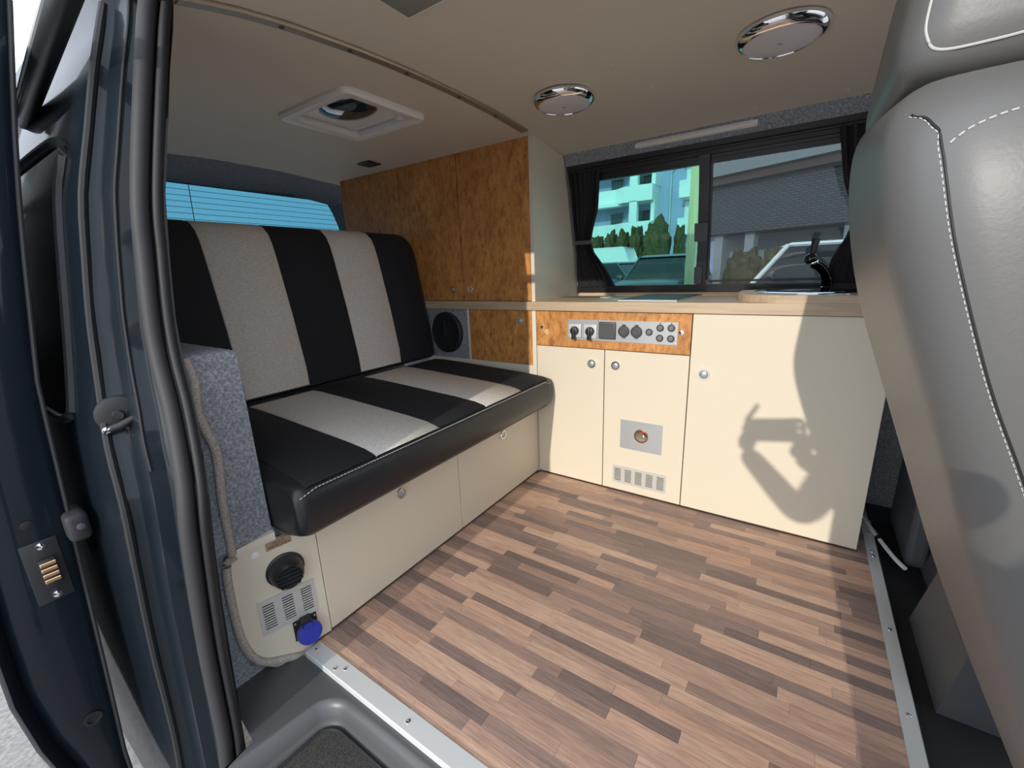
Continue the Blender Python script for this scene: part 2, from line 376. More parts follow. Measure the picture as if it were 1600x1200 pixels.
def grille(parent, O, U, V, w, h, cols, rows, colw, plate='grille', thick=0.002, cuts=()):
    """metal plate with slots; O corner (lower left), U width dir, V up dir"""
    U, V, O = Vector(U).normalized(), Vector(V).normalized(), Vector(O); Nn = U.cross(V).normalized()
    def quadbox(bm, u0, u1, v0, v1, d0, d1):
        loft(bm, [[O + U * a + V * b + Nn * d for a, b in ((u0, v0), (u1, v0), (u1, v1), (u0, v1))] for d in (d0, d1)])
    bm = B(); pitch = w / cols; m = h * 0.13; ph = (h - 2 * m) / rows; u = 0.0
    for c in range(cols):                       # stiles, rails and the bars between the open slots
        u0 = pitch * (c + 0.5) - colw / 2; quadbox(bm, u, u0, 0, h, 0, thick); v = 0.0
        for r in range(rows):
            v0 = m + ph * (r + 0.28); quadbox(bm, u0, u0 + colw, v, v0, 0, thick); v = v0 + ph * 0.5
        quadbox(bm, u0, u0 + colw, v, h, 0, thick); u = u0 + colw
    quadbox(bm, u, w, 0, h, 0, thick)
    g = link('vent_grille', bm, plate, parent)
    for o, d0 in cuts:                          # the opening behind the grille
        bm = B(); quadbox(bm, w * 0.03, w * 0.97, h * 0.08, h * 0.92, -d0, 0.001); cut(o, bm)
    return g

c1 = thing('kitchen_cabinet', 'narrow cream kitchen cabinet with plain door beside the bench', 'cabinet', (0.15, 0.2, 0.0), 'cream kitchen base cabinets')
carcass(c1, 0.002, 0.296, 0.001, 0.564); d = door_panel(c1, 0.003, 0.2948, 0.006, 0.5625); knob(d, (0.246, 0, 0.507), (0, -1, 0))
c2 = thing('kitchen_cabinet', 'cream kitchen cabinet with metal plate and slotted vent in its door', 'cabinet', (0.447, 0.2, 0.0), 'cream kitchen base cabinets')
c2b = carcass(c2, 0.298, 0.596, 0.001, 0.564); d = door_panel(c2, 0.2978, 0.5962, 0.006, 0.5625); knob(d, (0.341, 0, 0.508), (0, -1, 0))
bm = B()
# inspection plate with a round hole
def plate_hole(bm, x0, x1, z0, z1, cx, cz, r, ya, yb, seg=32):
    ring = [(cx + r * math.cos(2 * PI * k / seg), cz + r * math.sin(2 * PI * k / seg)) for k in range(seg)]
    def edge(p):
        dx, dz = p[0] - cx, p[1] - cz
        t = min(((x1 - cx) / dx if dx > 1e-9 else 1e9), ((x0 - cx) / dx if dx < -1e-9 else 1e9), ((z1 - cz) / dz if dz > 1e-9 else 1e9), ((z0 - cz) / dz if dz < -1e-9 else 1e9))
        return (cx + dx * t, cz + dz * t)
    out = [edge(p) for p in ring]
    for (X, Z) in ((x0, z0), (x1, z0), (x0, z1), (x1, z1)):   # snap nearest to corners
        i = min(range(seg), key=lambda k: (out[k][0] - X) ** 2 + (out[k][1] - Z) ** 2); out[i] = (X, Z)
    loft(bm, [[(p[0], yb, p[1]) for p in out], [(p[0], ya, p[1]) for p in out], [(p[0], ya, p[1]) for p in ring], [(p[0], yb, p[1]) for p in ring]], cap=False)
plate_hole(bm, 0.366, 0.5225, 0.187, 0.302, 0.446, 0.2475, 0.024, -0.002, 0.0)
pl = link('inspection_plate', bm, 'steel_panel', d, label='grey metal plate with a round viewing hole')
bm = B(); lathe(bm, [(0.0245, -0.0005), (0.0265, 0.003), (0.024, 0.0045), (0.0225, 0.001), (0.0225, -0.0004)], (0.446, -0.0005, 0.2475), (0, -1, 0), 32, False); link('ring', bm, 'copper', pl, True)
for o_, dep in ((d, -0.017), (c2b, -0.16)):
    bm = B(); lathe(bm, [(0.0225, dep), (0.0225, 0.001)], (0.446, 0, 0.2475), (0, -1, 0)); cut(o_, bm)
bm = B(); lathe(bm, [(0.007, -0.15), (0.007, 0), (0.006, 0.005), (0.001, 0.006)], (0.449, 0.012, 0.245), (0, -1, 0), 16); link('sensor', bm, 'chrome', pl, True)
bm = B(); box(bm, 0.447, 0.457, 0.004, 0.008, 0.258, 0.2695); link('indicator', bm, mat('red_indicator', (0.5, 0.03, 0.02), 0.4), pl)
grille(d, (0.340, 0.0, 0.037), (1, 0, 0), (0, 0, 1), 0.204, 0.072, 5, 9, 0.026, cuts=((d, 0.017), (c2b, 0.16)))
c3 = thing('kitchen_cabinet', 'wide tall cream kitchen cabinet with one large door beneath the sink', 'cabinet', (0.853, 0.2, 0.0), 'cream kitchen base cabinets')
carcass(c3, 0.599, 1.1075, 0.001, 0.704); d = door_panel(c3, 0.5992, 1.1085, 0.006, 0.7035); knob(d, (0.645, 0, 0.505), (0, -1, 0), r=0.019)
link('side_panel', xbox(1.1076, 1.1094, 0.016, 0.385, 0.001, 0.704), 'cream_edge', c3)

# control flap of cork
cf = thing('control_panel', 'orange cork flap carrying the grey metal switch panel under the worktop', 'control panel', (0.3, 0.01, 0.567))
link('body', xbox(0.002, 0.596, 0.018, 0.385, 0.5655, 0.704), 'cream', cf)
flap = link('cork_front', xbox(0.003, 0.5962, 0.0, 0.016, 0.5655, 0.7035, 0.001, 1), 'cork', cf)
screw(flap, (0.029, 0, 0.638), (0, -1, 0), 0.007); screw(flap, (0.566, 0, 0.639), (0, -1, 0), 0.009)
bm = B(); lathe(bm, [(0.011, 0), (0.011, 0.0006)], (0.050, 0, 0.621), (0, -1, 0), 24); link('sticker', bm, mat('pale_orange_sticker', (0.70, 0.42, 0.20), 0.5), flap)
mp = link('metal_plate', xbox(0.144, 0.554, -0.0025, 0.0, 0.5965, 0.6735), 'steel_panel', cf)
yp = -0.0025
for x in (0.178, 0.241):
    rp = link('rotary_switch', xbox(x - 0.026, x + 0.026, yp - 0.006, yp, 0.631 - 0.026, 0.631 + 0.026, 0.002, 2), 'white', cf, True)
    rp.data.materials[0] = mat('switch_plate', (0.55, 0.56, 0.56), 0.4)
    bm = B(); lathe(bm, [(0.017, 0), (0.015, 0.012), (0.013, 0.013)], (x, yp - 0.006, 0.631), (0, -1, 0), 24); box(bm, x - 0.0055, x + 0.0055, yp - 0.026, yp - 0.008, 0.600, 0.648, 0.002, 2)
    link('knob', bm, 'plastic', rp, True)
bm = xbox(0.2745, 0.3395, yp - 0.009, yp, 0.605, 0.668, 0.003, 2); md = link('meter', bm, 'darkgrey', cf, True, 'square dark grey display')
md_s = link('screen', xbox(0.279, 0.335, yp - 0.0095, yp - 0.0085, 0.610, 0.663), mat('grey_screen', (0.10, 0.10, 0.105), 0.25), md)
for i, x in enumerate((0.369, 0.415)):
    bm = B(); lathe(bm, [(0.0205, 0), (0.0205, 0.005), (0.017, 0.008), (0.016, 0.006), (0.011, 0.0065), (0.010, 0.009), (0.001, 0.009)], (x, yp, 0.636), (0, -1, 0), 28)
    box(bm, x - 0.006, x + 0.006, yp - 0.006, yp, 0.612, 0.620, 0.001, 1); box(bm, x - 0.006, x + 0.006, yp - 0.006, yp, 0.655, 0.661, 0.001, 1)
    link('socket', bm, 'darkgrey', cf, True)
for x, z in ((0.459, 0.637), (0.496, 0.653), (0.533, 0.654), (0.496, 0.618), (0.533, 0.618)):
    bm = B(); lathe(bm, [(0.0125, 0), (0.0125, 0.003), (0.009, 0.005), (0.0085, 0.003)], (x, yp, z), (0, -1, 0), 24); s = link('push_switch', bm, 'darkgrey', cf, True)
    bm = B(); lathe(bm, [(0.0084, 0.001), (0.0080, 0.006), (0.001, 0.0068)], (x, yp, z), (0, -1, 0), 20); link('button', bm, K['btn'], s, True)
for x in (0.496, 0.533):
    bm = B(); lathe(bm, [(0.0022, 0), (0.002, 0.001)], (x, yp, 0.669), (0, -1, 0), 10); link('indicator', bm, 'ink', cf)
for x, z in ((0.273, 0.6715), (0.274, 0.6015), (0.549, 0.6695), (0.548, 0.6010), (0.149, 0.6690), (0.149, 0.6010)): screw(cf, (x, yp, z), (0, -1, 0), 0.0028)

# worktop
bm = B(); prism(bm, [(-0.62, -0.012), (1.118, -0.012), (1.118, 0.386), (-0.62, 0.386)], 'z', 0.7055, 0.7395)
wt = thing('worktop', 'long pale oak worktop running over the kitchen cabinets', 'worktop', (0.25, 0.19, 0.7055))
link('top', bm, 'worktop', wt)
link('edge_band', xbox(-0.62, 1.118, -0.0135, -0.012, 0.706, 0.739), 'worktop', wt)
link('upstand', xbox(0.017, 1.118, 0.372, 0.386, 0.7395, 0.752), 'worktop', wt)
# raised sink surround
poly = []
for k in range(13):
    a = PI + PI / 2 * k / 12; poly.append((0.705 + 0.16 + 0.16 * math.cos(a), 0.150 + 0.160 * math.sin(a)))
poly += [(1.118, -0.010), (1.118, 0.370), (0.79, 0.370)]
for k in range(7):
    a = PI / 2 + PI / 2 * k / 6; poly.append((0.785 + 0.08 * math.cos(a), 0.290 + 0.08 * math.sin(a)))
bm = B(); loft(bm, [[(x, y, 0.7396) for x, y in poly], [(x, y, 0.762) for x, y in poly]])
sk = thing('sink', 'round chrome sink in a raised oak surround beneath the window', 'sink', (0.93, 0.18, 0.7396))
link('surround', bm, 'worktop', sk)
bm = B(); lathe(bm, [(0.172, 0), (0.172, 0.003), (0.165, 0.0065), (0.155, 0.0055), (0.148, 0.002), (0.140, 0.0015), (0.05, 0.001), (0.001, 0.001)], (0.925, 0.185, 0.762), (0, 0, 1), 48); link('basin', bm, 'chrome', sk, True)
bm = B(); lathe(bm, [(0.148, 0.004), (0.148, 0.007), (0.001, 0.0085)], (0.925, 0.185, 0.762), (0, 0, 1), 40); link('glass_lid', bm, 'privacy', sk, True)
fc = thing('faucet', 'bent black and chrome faucet with a ball head behind the sink', 'faucet', (0.955, 0.345, 0.762))
bm = B(); lathe(bm, [(0.022, 0), (0.022, 0.006), (0.016, 0.01)], (0.955, 0.345, 0.7625), (0, 0, 1), 24); link('base', bm, 'chrome', fc, True)
bm = B(); tube(bm, smooth_path([(0.955, 0.345, 0.765), (0.948, 0.335, 0.80), (0.930, 0.315, 0.83), (0.910, 0.298, 0.845)]), [0.016] * 8 + [0.015] * 8 + [0.015] * 9, 16); link('body', bm, mat('black_chrome', (0.05, 0.04, 0.04), 0.08, 1.0), fc, True)
bm = B(); lathe(bm, [(0.019 * math.sin(PI * k / 12) + 0.0002, -0.019 * math.cos(PI * k / 12)) for k in range(13)], (0.897, 0.292, 0.862), (0, 0, 1), 24); link('ball_head', bm, 'privacy', fc, True)
bm = B(); lathe(bm, [(0.0165, -0.004), (0.0175, 0), (0.0165, 0.004)], (0.905, 0.295, 0.850), (-0.3, -0.2, 1), 24); link('collar', bm, 'chrome', fc, True)
bm = B(); tube(bm, [(0.900, 0.296, 0.875), (0.902, 0.30, 0.90), (0.905, 0.305, 0.925)], [0.008, 0.010, 0.012], 14); link('lever', bm, 'plastic', fc, True)
# brochure and cap on the worktop
bm = B(); Mr = Matrix.Rotation(math.radians(-4), 4, 'Z'); Mt = Matrix.Translation((0.448, 0.165, 0))
box(bm, -0.105, 0.105, -0.148, 0.148, 0.7398, 0.7465, M=Mt @ Mr)
br = thing('brochure', 'closed dark brochure lying flat on the worktop before the window', 'brochure', (0.448, 0.165, 0.7398)); link('pages', bm, 'paper', br)
bm = B(); box(bm, -0.106, 0.106, -0.149, 0.149, 0.7465, 0.7478, M=Mt @ Mr); link('cover', bm, 'brochure', br)
bm = B(); lathe(bm, [(0.026, 0), (0.026, 0.003), (0.023, 0.0045), (0.012, 0.0045), (0.010, 0.003), (0.001, 0.003)], (0.205, 0.235, 0.7397), (0, 0, 1), 28)
single('round_cap', bm, 'white', 'small flat white round cap set in the worktop by the curtain', 'cap', smooth=True)

# ------------------------------------------------------------------ upper cabinet and rear cupboard
uc = thing('wall_cabinet', 'tall cork veneered wall cabinet standing on the worktop', 'cabinet', (-0.55, 0.15, 0.740))
prof = [(0.018, 0.7397), (0.018, 1.335), (0.10, 1.329), (0.247, 1.313), (0.305, 1.183), (0.336, 1.055), (0.368, 0.918), (0.384, 0.7397)]
bm = B(); prism(bm, prof, 'x', -1.15, -0.0165); link('body', bm, 'cream', uc)
prof2 = [(0.0, 0.7397), (0.0, 1.343), (0.10, 1.332), (0.249, 1.3155), (0.309, 1.183), (0.340, 1.055), (0.372, 0.918), (0.388, 0.7397)]
bm = B(); prism(bm, prof2, 'x', -0.016, 0.0); link('side_panel', bm, 'cream', uc, label='cream side panel following the curved van wall')
for (x0, x1) in ((-0.368, -0.018), (-0.722, -0.3735), (-1.15, -0.7275)):
    d = link('door', xbox(x0, x1, 0.0, 0.016, 0.742, 1.341, 0.0012, 1), 'cork', uc)
    if x0 == -0.368: knob(d, (-0.327, 0, 0.792), (0, -1, 0), r=0.015)
    if x0 == -0.722: knob(d, (-0.427, 0, 0.792), (0, -1, 0), r=0.015)
rc = thing('rear_cupboard', 'low cupboard with cork flap and felt speaker panel behind the bench seat', 'cupboard', (-0.3, 0.15, 0.30))
link('body', xbox(-0.62, -0.001, 0.004, 0.385, 0.30, 0.7045), 'cream', rc)
link('post', xbox(-0.0175, 0.0012, 0.0, 0.012, 0.001, 0.7045), 'cream_edge', rc)
link('rail', xbox(-0.62, -0.018, 0.0, 0.006, 0.40, 0.4755), 'cream_edge', rc)
link('stile', xbox(-0.3585, -0.3465, 0.0, 0.006, 0.4755, 0.7045), 'cream_edge', rc)
link('stile', xbox(-0.62, -0.605, 0.0, 0.006, 0.4755, 0.7045), 'cream_edge', rc)
d = link('flap_door', xbox(-0.3455, -0.0185, -0.001, 0.012, 0.4775, 0.7035, 0.001, 1), 'cork', rc); knob(d, (-0.074, -0.001, 0.661), (0, -1, 0), r=0.0165)
fp = link('felt_panel', xbox(-0.6045, -0.359, -0.001, 0.008, 0.4765, 0.7035), 'felt', rc, label='grey felt panel around a round black cover')
bm = B(); lathe(bm, [(0.096, 0), (0.094, 0.012), (0.086, 0.016), (0.080, 0.013), (0.04, 0.010), (0.001, 0.010)], (-0.484, -0.001, 0.595), (0, -1, 0), 40); rcov = link('round_cover', bm, 'plastic', fp, True)
bm = B(); box(bm, -0.487, -0.481, -0.022, -0.010, 0.575, 0.655, 0.001, 1); link('handle', bm, 'plastic', rcov)

# ------------------------------------------------------------------ bench
bb = thing('bench_box', 'cream storage box under the bench seat with two drop doors', 'bench box', (-0.3, -0.55, 0.0))
bbody = link('body', xbox(-0.62, -0.018, -1.085, -0.003, 0.001, 0.30), 'cream', bb)
for y0, y1, ky, kz in ((-1.0275, -0.5235, -0.77, 0.260), (-0.5205, -0.003, -0.265, 0.262)):
    d = link('door', xbox(-0.016, 0.0, y0, y1, 0.006, 0.300, 0.0012, 1), 'cream', bb); knob(d, (0, ky, kz), (1, 0, 0))
# angled end panel
E0 = Vector((0, -1.0305, 0)); ED = Vector((-0.045, -0.170, 0)).normalized(); EN = Vector((0.170, -0.045, 0)).normalized()   # out of the panel
def EP(s, z, d=0.0): return E0 + ED * s + Vector((0, 0, z)) + EN * d
poly = [(0, 0.003), (0, 0.299), (0.078, 0.299), (0.080, 0.309), (0.165, 0.300), (0.175, 0.285), (0.180, 0.20), (0.176, 0.085), (0.152, 0.025), (0.062, -0.018), (0.03, 0.0)]
bm = B(); loft(bm, [[EP(s, z, -0.014) for s, z in poly], [EP(s, z, 0) for s, z in poly]])
ep = link('end_panel', bm, 'cream', bb, label='cream angled end panel with vents and socket')
link('lip', loft(B(), [[EP(s, z, d) for s, z in ((0.080, 0.309), (0.165, 0.300), (0.165, 0.312), (0.080, 0.322))] for d in (-0.014, 0.002)]), 'cream_edge', bb)
def es(y): return -(y + 1.0305) / abs(ED.y)
# air outlet
bm = B(); c = EP(es(-1.101), 0.222); ax = EN
lathe(bm, [(0.040, 0), (0.040, 0.004), (0.0365, 0.006), (0.0350, 0.018), (0.031, 0.034), (0.026, 0.041)], c, ax, 36, cap=False)
ao = link('air_outlet', bm, 'plastic', ep, True, 'round black hot air outlet')
axt = (EN + Vector((0, 0, -0.35)) + ED * -0.25).normalized()
bm = B(); lathe(bm, [(0.0005, 0.0), (0.030, 0.0)], c + EN * 0.012, EN, 28, cap=False); link('throat', bm, 'plastic', ao)
bm = B()
for k in range(-2, 3):
    o = c + EN * 0.037 + Vector((0, 0, 0.0095 * k)); w = math.sqrt(max(0.0275 ** 2 - (0.0095 * k) ** 2, 0)) ; 
    loft(bm, [[o - ED * w + EN * a + Vector((0, 0, b)), o + ED * w + EN * a + Vector((0, 0, b))] for a, b in ((-0.004, 0.0005), (0.004, -0.0035), (0.004, -0.0020), (-0.004, 0.002))], closed=False)
loft(bm, [[c + EN * 0.036 + ED * a + Vector((0, 0, -0.027)) , c + EN * 0.036 + ED * a + Vector((0, 0, 0.027))] for a in (-0.0015, 0.0015)], closed=False)
link('louvres', bm, 'plastic', ao)['kind'] = 'stuff'
# grille
g0 = EP(es(-1.1665), 0.080, 0.0); grille(ep, g0, -ED, (0, 0, 1), 0.1205, 0.088, 3, 10, 0.023, cuts=((ep, 0.016), (bbody, 0.14)))
# placard with lettering
s0 = es(-1.104); bm = B(); loft(bm, [[EP(s0 + a, 0.2915 + b - a * 0.05, d) for a, b in ((-0.026, -0.009), (0.026, -0.009), (0.026, 0.010), (-0.026, 0.010))] for d in (0, 0.0015)])
pc = link('placard', bm, 'placard', ep, label='brown placard lettered NICHT ABDECKEN')
R3 = Matrix(((-ED.x, 0, EN.x, 0), (-ED.y, 0, EN.y, 0), (0, 1, 0, 0), (0, 0, 0, 1)))
M4 = Matrix.Translation(EP(s0, 0.2918, 0.0016)) @ R3
link('lettering', text_mesh('NICHT\nABDECKEN', 0.0085, M4), 'ink', pc)
bm = B(); lathe(bm, [(0.008, 0), (0.008, 0.001), (0.001, 0.0015)], EP(es(-1.150), 0.283), EN, 20); link('screw_cap', bm, 'white', ep, True)
# blue socket
s1 = es(-1.083); bm = B(); loft(bm, [[EP(s1 + a, 0.052 + b, d) for a, b in ((-0.026, -0.026), (0.026, -0.026), (0.026, 0.026), (-0.026, 0.026))] for d in (0, 0.004)])
lathe(bm, [(0.022, 0.003), (0.022, 0.016), (0.016, 0.017)], EP(s1, 0.052), EN, 28); loft(bm, [[EP(s1 + a, 0.074 + b, d) for a, b in ((-0.012, -0.006), (0.012, -0.006), (0.012, 0.010), (-0.012, 0.010))] for d in (0.003, 0.026)])
so = link('power_socket', bm, 'plastic', ep, True, 'black socket with round blue lid')
for a in (-0.021, 0.021):
    for b_ in (-0.021, 0.021): screw(so, EP(s1 + a, 0.052 + b_, 0.004), EN, 0.0032)
bm = B(); tl = (EN + Vector((0, 0, 0.30))).normalized(); cl = EP(s1 - 0.002, 0.049, 0.021)
lathe(bm, [(0.027, 0), (0.0275, 0.005), (0.026, 0.0085), (0.001, 0.0095)], cl, tl, 36)
loft(bm, [[EP(s1 + a, 0.070 + b, d) for a, b in ((-0.009, -0.004), (0.009, -0.004), (0.009, 0.010), (-0.009, 0.010))] for d in (0.010, 0.030)])
link('lid', bm, 'blue', so, True)

# seat cushions
YE0, YE1 = -1.103, -0.012
STR = [-1.103, -0.890, -0.670, -0.450, -0.238, -0.012]
def cushion(parent, prof, top, rr=0.035, body_mat='leather'):
    cx = sum(p[0] for p in prof) / len(prof); cz = sum(p[1] for p in prof) / len(prof)
    ax = max(abs(p[0] - cx) for p in prof); az = max(abs(p[1] - cz) for p in prof)
    rings = []
    ys = [YE0 + rr * (1 - math.cos(PI / 2 * k / 6)) for k in range(7)]; ys = ys + [YE0 + YE1 - y for y in reversed(ys)]
    for y in ys:
        t = min(y - YE0, YE1 - y); dd = rr - math.sqrt(max(rr * rr - (rr - min(t, rr)) ** 2, 0))
        sx, sz = (ax - dd) / ax, (az - dd) / az
        rings.append([(cx + (x - cx) * sx, y, cz + (z - cz) * sz) for x, z in prof])
    link('foam_body', loft(B(), rings), body_mat, parent, True, angle=50)
    n = len(top)
    nor = []
    for i in range(n):
        a, b = Vector(top[max(i - 1, 0)]), Vector(top[min(i + 1, n - 1)]); d = (b - a).normalized(); nor.append(Vector((-d.y, d.x)))
    c2 = Vector((cx, cz)); sgn = 1 if nor[n // 2].dot(Vector(top[n // 2]) - c2) > 0 else -1
    for i, (y0, y1) in enumerate(zip(STR, STR[1:])):
        if i == 0: y0 += rr * 0.9
        if i == 4: y1 -= rr * 0.9
        m_ = 'beige_fabric' if i % 2 else 'black_fabric'
        rings = []
        for y, h in ((y0 + 0.0006, -0.004), (y0 + 0.0006, 0.001), (y0 + 0.004, 0.0032), (y1 - 0.004, 0.0032), (y1 - 0.0006, 0.001), (y1 - 0.0006, -0.004)):
            rings.append([(t[0] + nn.x * sgn * h, y, t[1] + nn.y * sgn * h) for t, nn in zip(top, nor)])
        link('stripe_panel', loft(B(), rings, closed=False), m_, parent, True, angle=60)
def dashes(parent, pts, rad=0.0012, step=0.012, duty=0.7, name='stitching', material='stitch'):
    bm = B(); acc = 0.0
    P = [Vector(p) for p in pts]; segs = []
    cum = [0]
    for a, b in zip(P, P[1:]): cum.append(cum[-1] + (b - a).length)
    def at(s):
        for i in range(len(P) - 1):
            if s <= cum[i + 1]: return P[i].lerp(P[i + 1], (s - cum[i]) / max(cum[i + 1] - cum[i], 1e-9))
        return P[-1]
    s = 0
    while s < cum[-1] - step:
        tube(bm, [at(s), at(s + step * duty)], rad, 5); s += step
    o = link(name, bm, material, parent); o['kind'] = 'stuff'; return o
sc = thing('seat_cushion', 'black and beige striped bench seat cushion with black leather front edge', 'cushion', (-0.25, -0.55, 0.302))
prof = [(-0.56, 0.302), (-0.3, 0.302), (0.01, 0.304), (0.045, 0.314), (0.070, 0.324), (0.082, 0.340), (0.088, 0.365), (0.087, 0.39), (0.083, 0.415), (0.077, 0.430), (0.066, 0.438), (0.03, 0.445), (-0.05, 0.451), (-0.2, 0.458), (-0.35, 0.465), (-0.48, 0.470), (-0.54, 0.468), (-0.56, 0.45)]
top = [(0.074, 0.4345), (0.064, 0.4395), (0.03, 0.4465), (-0.05, 0.4525), (-0.2, 0.4595), (-0.35, 0.4665), (-0.48, 0.4710), (-0.535, 0.469)]
cushion(sc, prof, top)
dashes(sc, [(0.080, y, 0.4305 if YE0 + 0.04 < y < YE1 - 0.04 else 0.420) for y in [YE0 + 0.012, YE0 + 0.05] + [YE0 + 0.05 + 0.02 * k for k in range(1, 50)] + [YE1 - 0.04, YE1 - 0.01]], 0.0013, 0.009, 0.65)
bc = thing('backrest_cushion', 'black and beige striped bench backrest leaning before the rear window', 'cushion', (-0.68, -0.55, 0.475))
prof = [(-0.552, 0.49), (-0.556, 0.55), (-0.590, 0.74), (-0.632, 0.93), (-0.646, 0.98), (-0.662, 1.012), (-0.690, 1.036), (-0.722, 1.044), (-0.75, 1.036), (-0.77, 1.01), (-0.768, 0.95), (-0.72, 0.74), (-0.675, 0.50), (-0.665, 0.478), (-0.60, 0.474), (-0.563, 0.477)]
top = [(-0.5535, 0.492), (-0.5555, 0.55), (-0.5895, 0.74), (-0.6315, 0.93), (-0.6455, 0.98), (-0.6615, 1.0125), (-0.6897, 1.0365), (-0.722, 1.0447), (-0.75, 1.0365)]
cushion(bc, prof, top)
bm = B(); tube(bm, [(-0.550, y, 0.489) for y in (YE0 + 0.03, -0.55, YE1 - 0.03)], 0.003, 8); link('piping', bm, 'leather', bc, True)
# luggage base behind the backrest
struct('trim_4', xbox(-1.62, -0.80, -1.09, -0.004, 0.0, 0.46), 'felt')

# ------------------------------------------------------------------ felt side trim next to the bench
def felt_side(bm, z0, z1, yi, x0, x1, inset=0.02):
    zs = [z0 + (z1 - z0) * k / 6 for k in range(7)]
    rings = [[(x0, interp(YS, z) + inset, z), (x1, interp(YS, z) + inset, z), (x1, yi, z), (x0, yi, z)] for z in zs]
    return loft(bm, rings)
bm = felt_side(B(), 0.318, 0.728, -1.106, -1.15, -0.034, 0.016)
es_ = [e for e in bm.edges if all(v.co.z > 0.727 for v in e.verts)]
bmesh.ops.bevel(bm, geom=es_, offset=0.012, segments=3, profile=0.5, affect='EDGES')
ft = thing('side_trim', 'grey felt covered side trim between the bench and the door pillar', 'side trim', (-0.5, -1.17, -0.01))
link('armrest_box', bm, 'felt', ft, True)
kp = link('kick_panel', felt_side(B(), -0.05, 0.318, -1.05, -0.30, -0.052, 0.004), 'felt', ft)
bm = B(); loft(bm, [[EP(s_, z_, d_) for s_, z_ in ((es(-1.162), 0.087), (es(-1.052), 0.087), (es(-1.052), 0.160), (es(-1.162), 0.160))] for d_ in (-0.14, 0.0)]); cut(kp, bm)
rp_ = smooth_path([(-0.028, -1.196, 0.725), (-0.024, -1.190, 0.68), (-0.022, -1.196, 0.63), (-0.022, -1.190, 0.585), (-0.024, -1.180, 0.54), (-0.026, -1.186, 0.46), (-0.028, -1.189, 0.40), (-0.030, -1.189, 0.35), (-0.034, -1.190, 0.31)], 5)
bm = B(); tube(bm, rp_, 0.0085, 10); link('piping', bm, 'rope', ft, True, 'beige cord piping')
lp = [EP(0.158, 0.300, 0.003), EP(0.176, 0.285, 0.003), EP(0.182, 0.20, 0.003), EP(0.179, 0.09, 0.003), EP(0.155, 0.024, 0.003), EP(0.100, -0.006, 0.003), EP(0.058, -0.024, 0.004)]
bm = B(); tube(bm, smooth_path(lp, 6), 0.0085, 10); link('piping', bm, 'rope', ft, True)
bm = B(); tube(bm, smooth_path([EP(0.170, 0.04, 0.0), EP(0.125, -0.008, -0.002), EP(0.062, -0.032, 0.0)], 6), 0.0075, 10); link('piping', bm, 'rope', ft, True)

# ------------------------------------------------------------------ ceiling
xs = [-1.22, -0.9, -0.50, -0.22, 0.0, 0.4, 0.8, 1.2, 1.6, 2.0]
ysg = [-1.13, -1.079, -1.018, -0.925, -0.765, -0.62, -0.50, -0.376, -0.255, -0.068, 0.12, 0.251]
bm = B(); g = {}
for i, x in enumerate(xs):
    for j, y in enumerate(ysg):
        g[i, j] = (bm.verts.new((x, y, ceil(y))), bm.verts.new((x, y, ceil(y) + 0.03)))
hole = {(2, 5), (2, 6)}
for i in range(len(xs) - 1):
    for j in range(len(ysg) - 1):
        if (i, j) in hole: continue
        for k in (0, 1): bm.faces.new([g[a, b][k] for a, b in ((i, j), (i + 1, j), (i + 1, j + 1), (i, j + 1))])
ce = struct('ceiling', bm, 'ceiling', True)
# outer roof skin (stops light), with the hatch opening
bm = B(); g = {}
RO = [(-1.17, 1.33), (-1.079, 1.385), (-0.925, 1.42), (-0.62, 1.45), (-0.50, 1.452), (-0.376, 1.45), (-0.068, 1.43), (0.20, 1.39), (0.30, 1.34)]
xo = [-1.75, -1.22, -0.50, -0.22, 0.4, 1.2, 2.0]
for i, x in enumerate(xo):
    for j, (y, z) in enumerate(RO): g[i, j] = bm.verts.new((x, y, z))
for i in range(len(xo) - 1):
    for j in range(len(RO) - 1):
        if i == 2 and j in (3, 4): continue
        bm.faces.new([g[a, b] for a, b in ((i, j), (i + 1, j), (i + 1, j + 1), (i, j + 1))])
struct('roof', bm, 'paint', True)
bm = B(); yy = [-1.10 + 0.05 * k for k in range(23)]
rings = [[(-0.016, y, ceil(y) - 0.001), (-0.014, y, ceil(y) - 0.005), (0.008, y, ceil(y) - 0.005), (0.012, y, ceil(y) - 0.007), (0.016, y, ceil(y) - 0.004), (0.016, y, ceil(y) - 0.001)] for y in yy if y < -0.005]
loft(bm, rings); t5 = struct('trim_5', bm, mat('ceiling_strip', (0.42, 0.37, 0.31), 0.35, 0.6))
for y in (-0.925, -0.77, -0.60, -0.40, -0.22): 
    s_ = screw(t5, (-0.003, y, ceil(y) - 0.005), (0, 0, -1), 0.006); s_.data.materials[0] = K['darkgrey']
for x, y in ((0.42, -0.30), (0.47, -0.12), (0.34, 0.16), (0.52, 0.18), (0.70, 0.19), (0.93, 0.20), (-0.72, -0.88), (-0.9, -0.55)):
    bm = B(); lathe(bm, [(0.006, 0), (0.005, 0.002), (0.001, 0.0025)], (x, y, ceil(y)), (0, 0, -1), 14); link('screw_cap', bm, 'ceiling', ce, True)
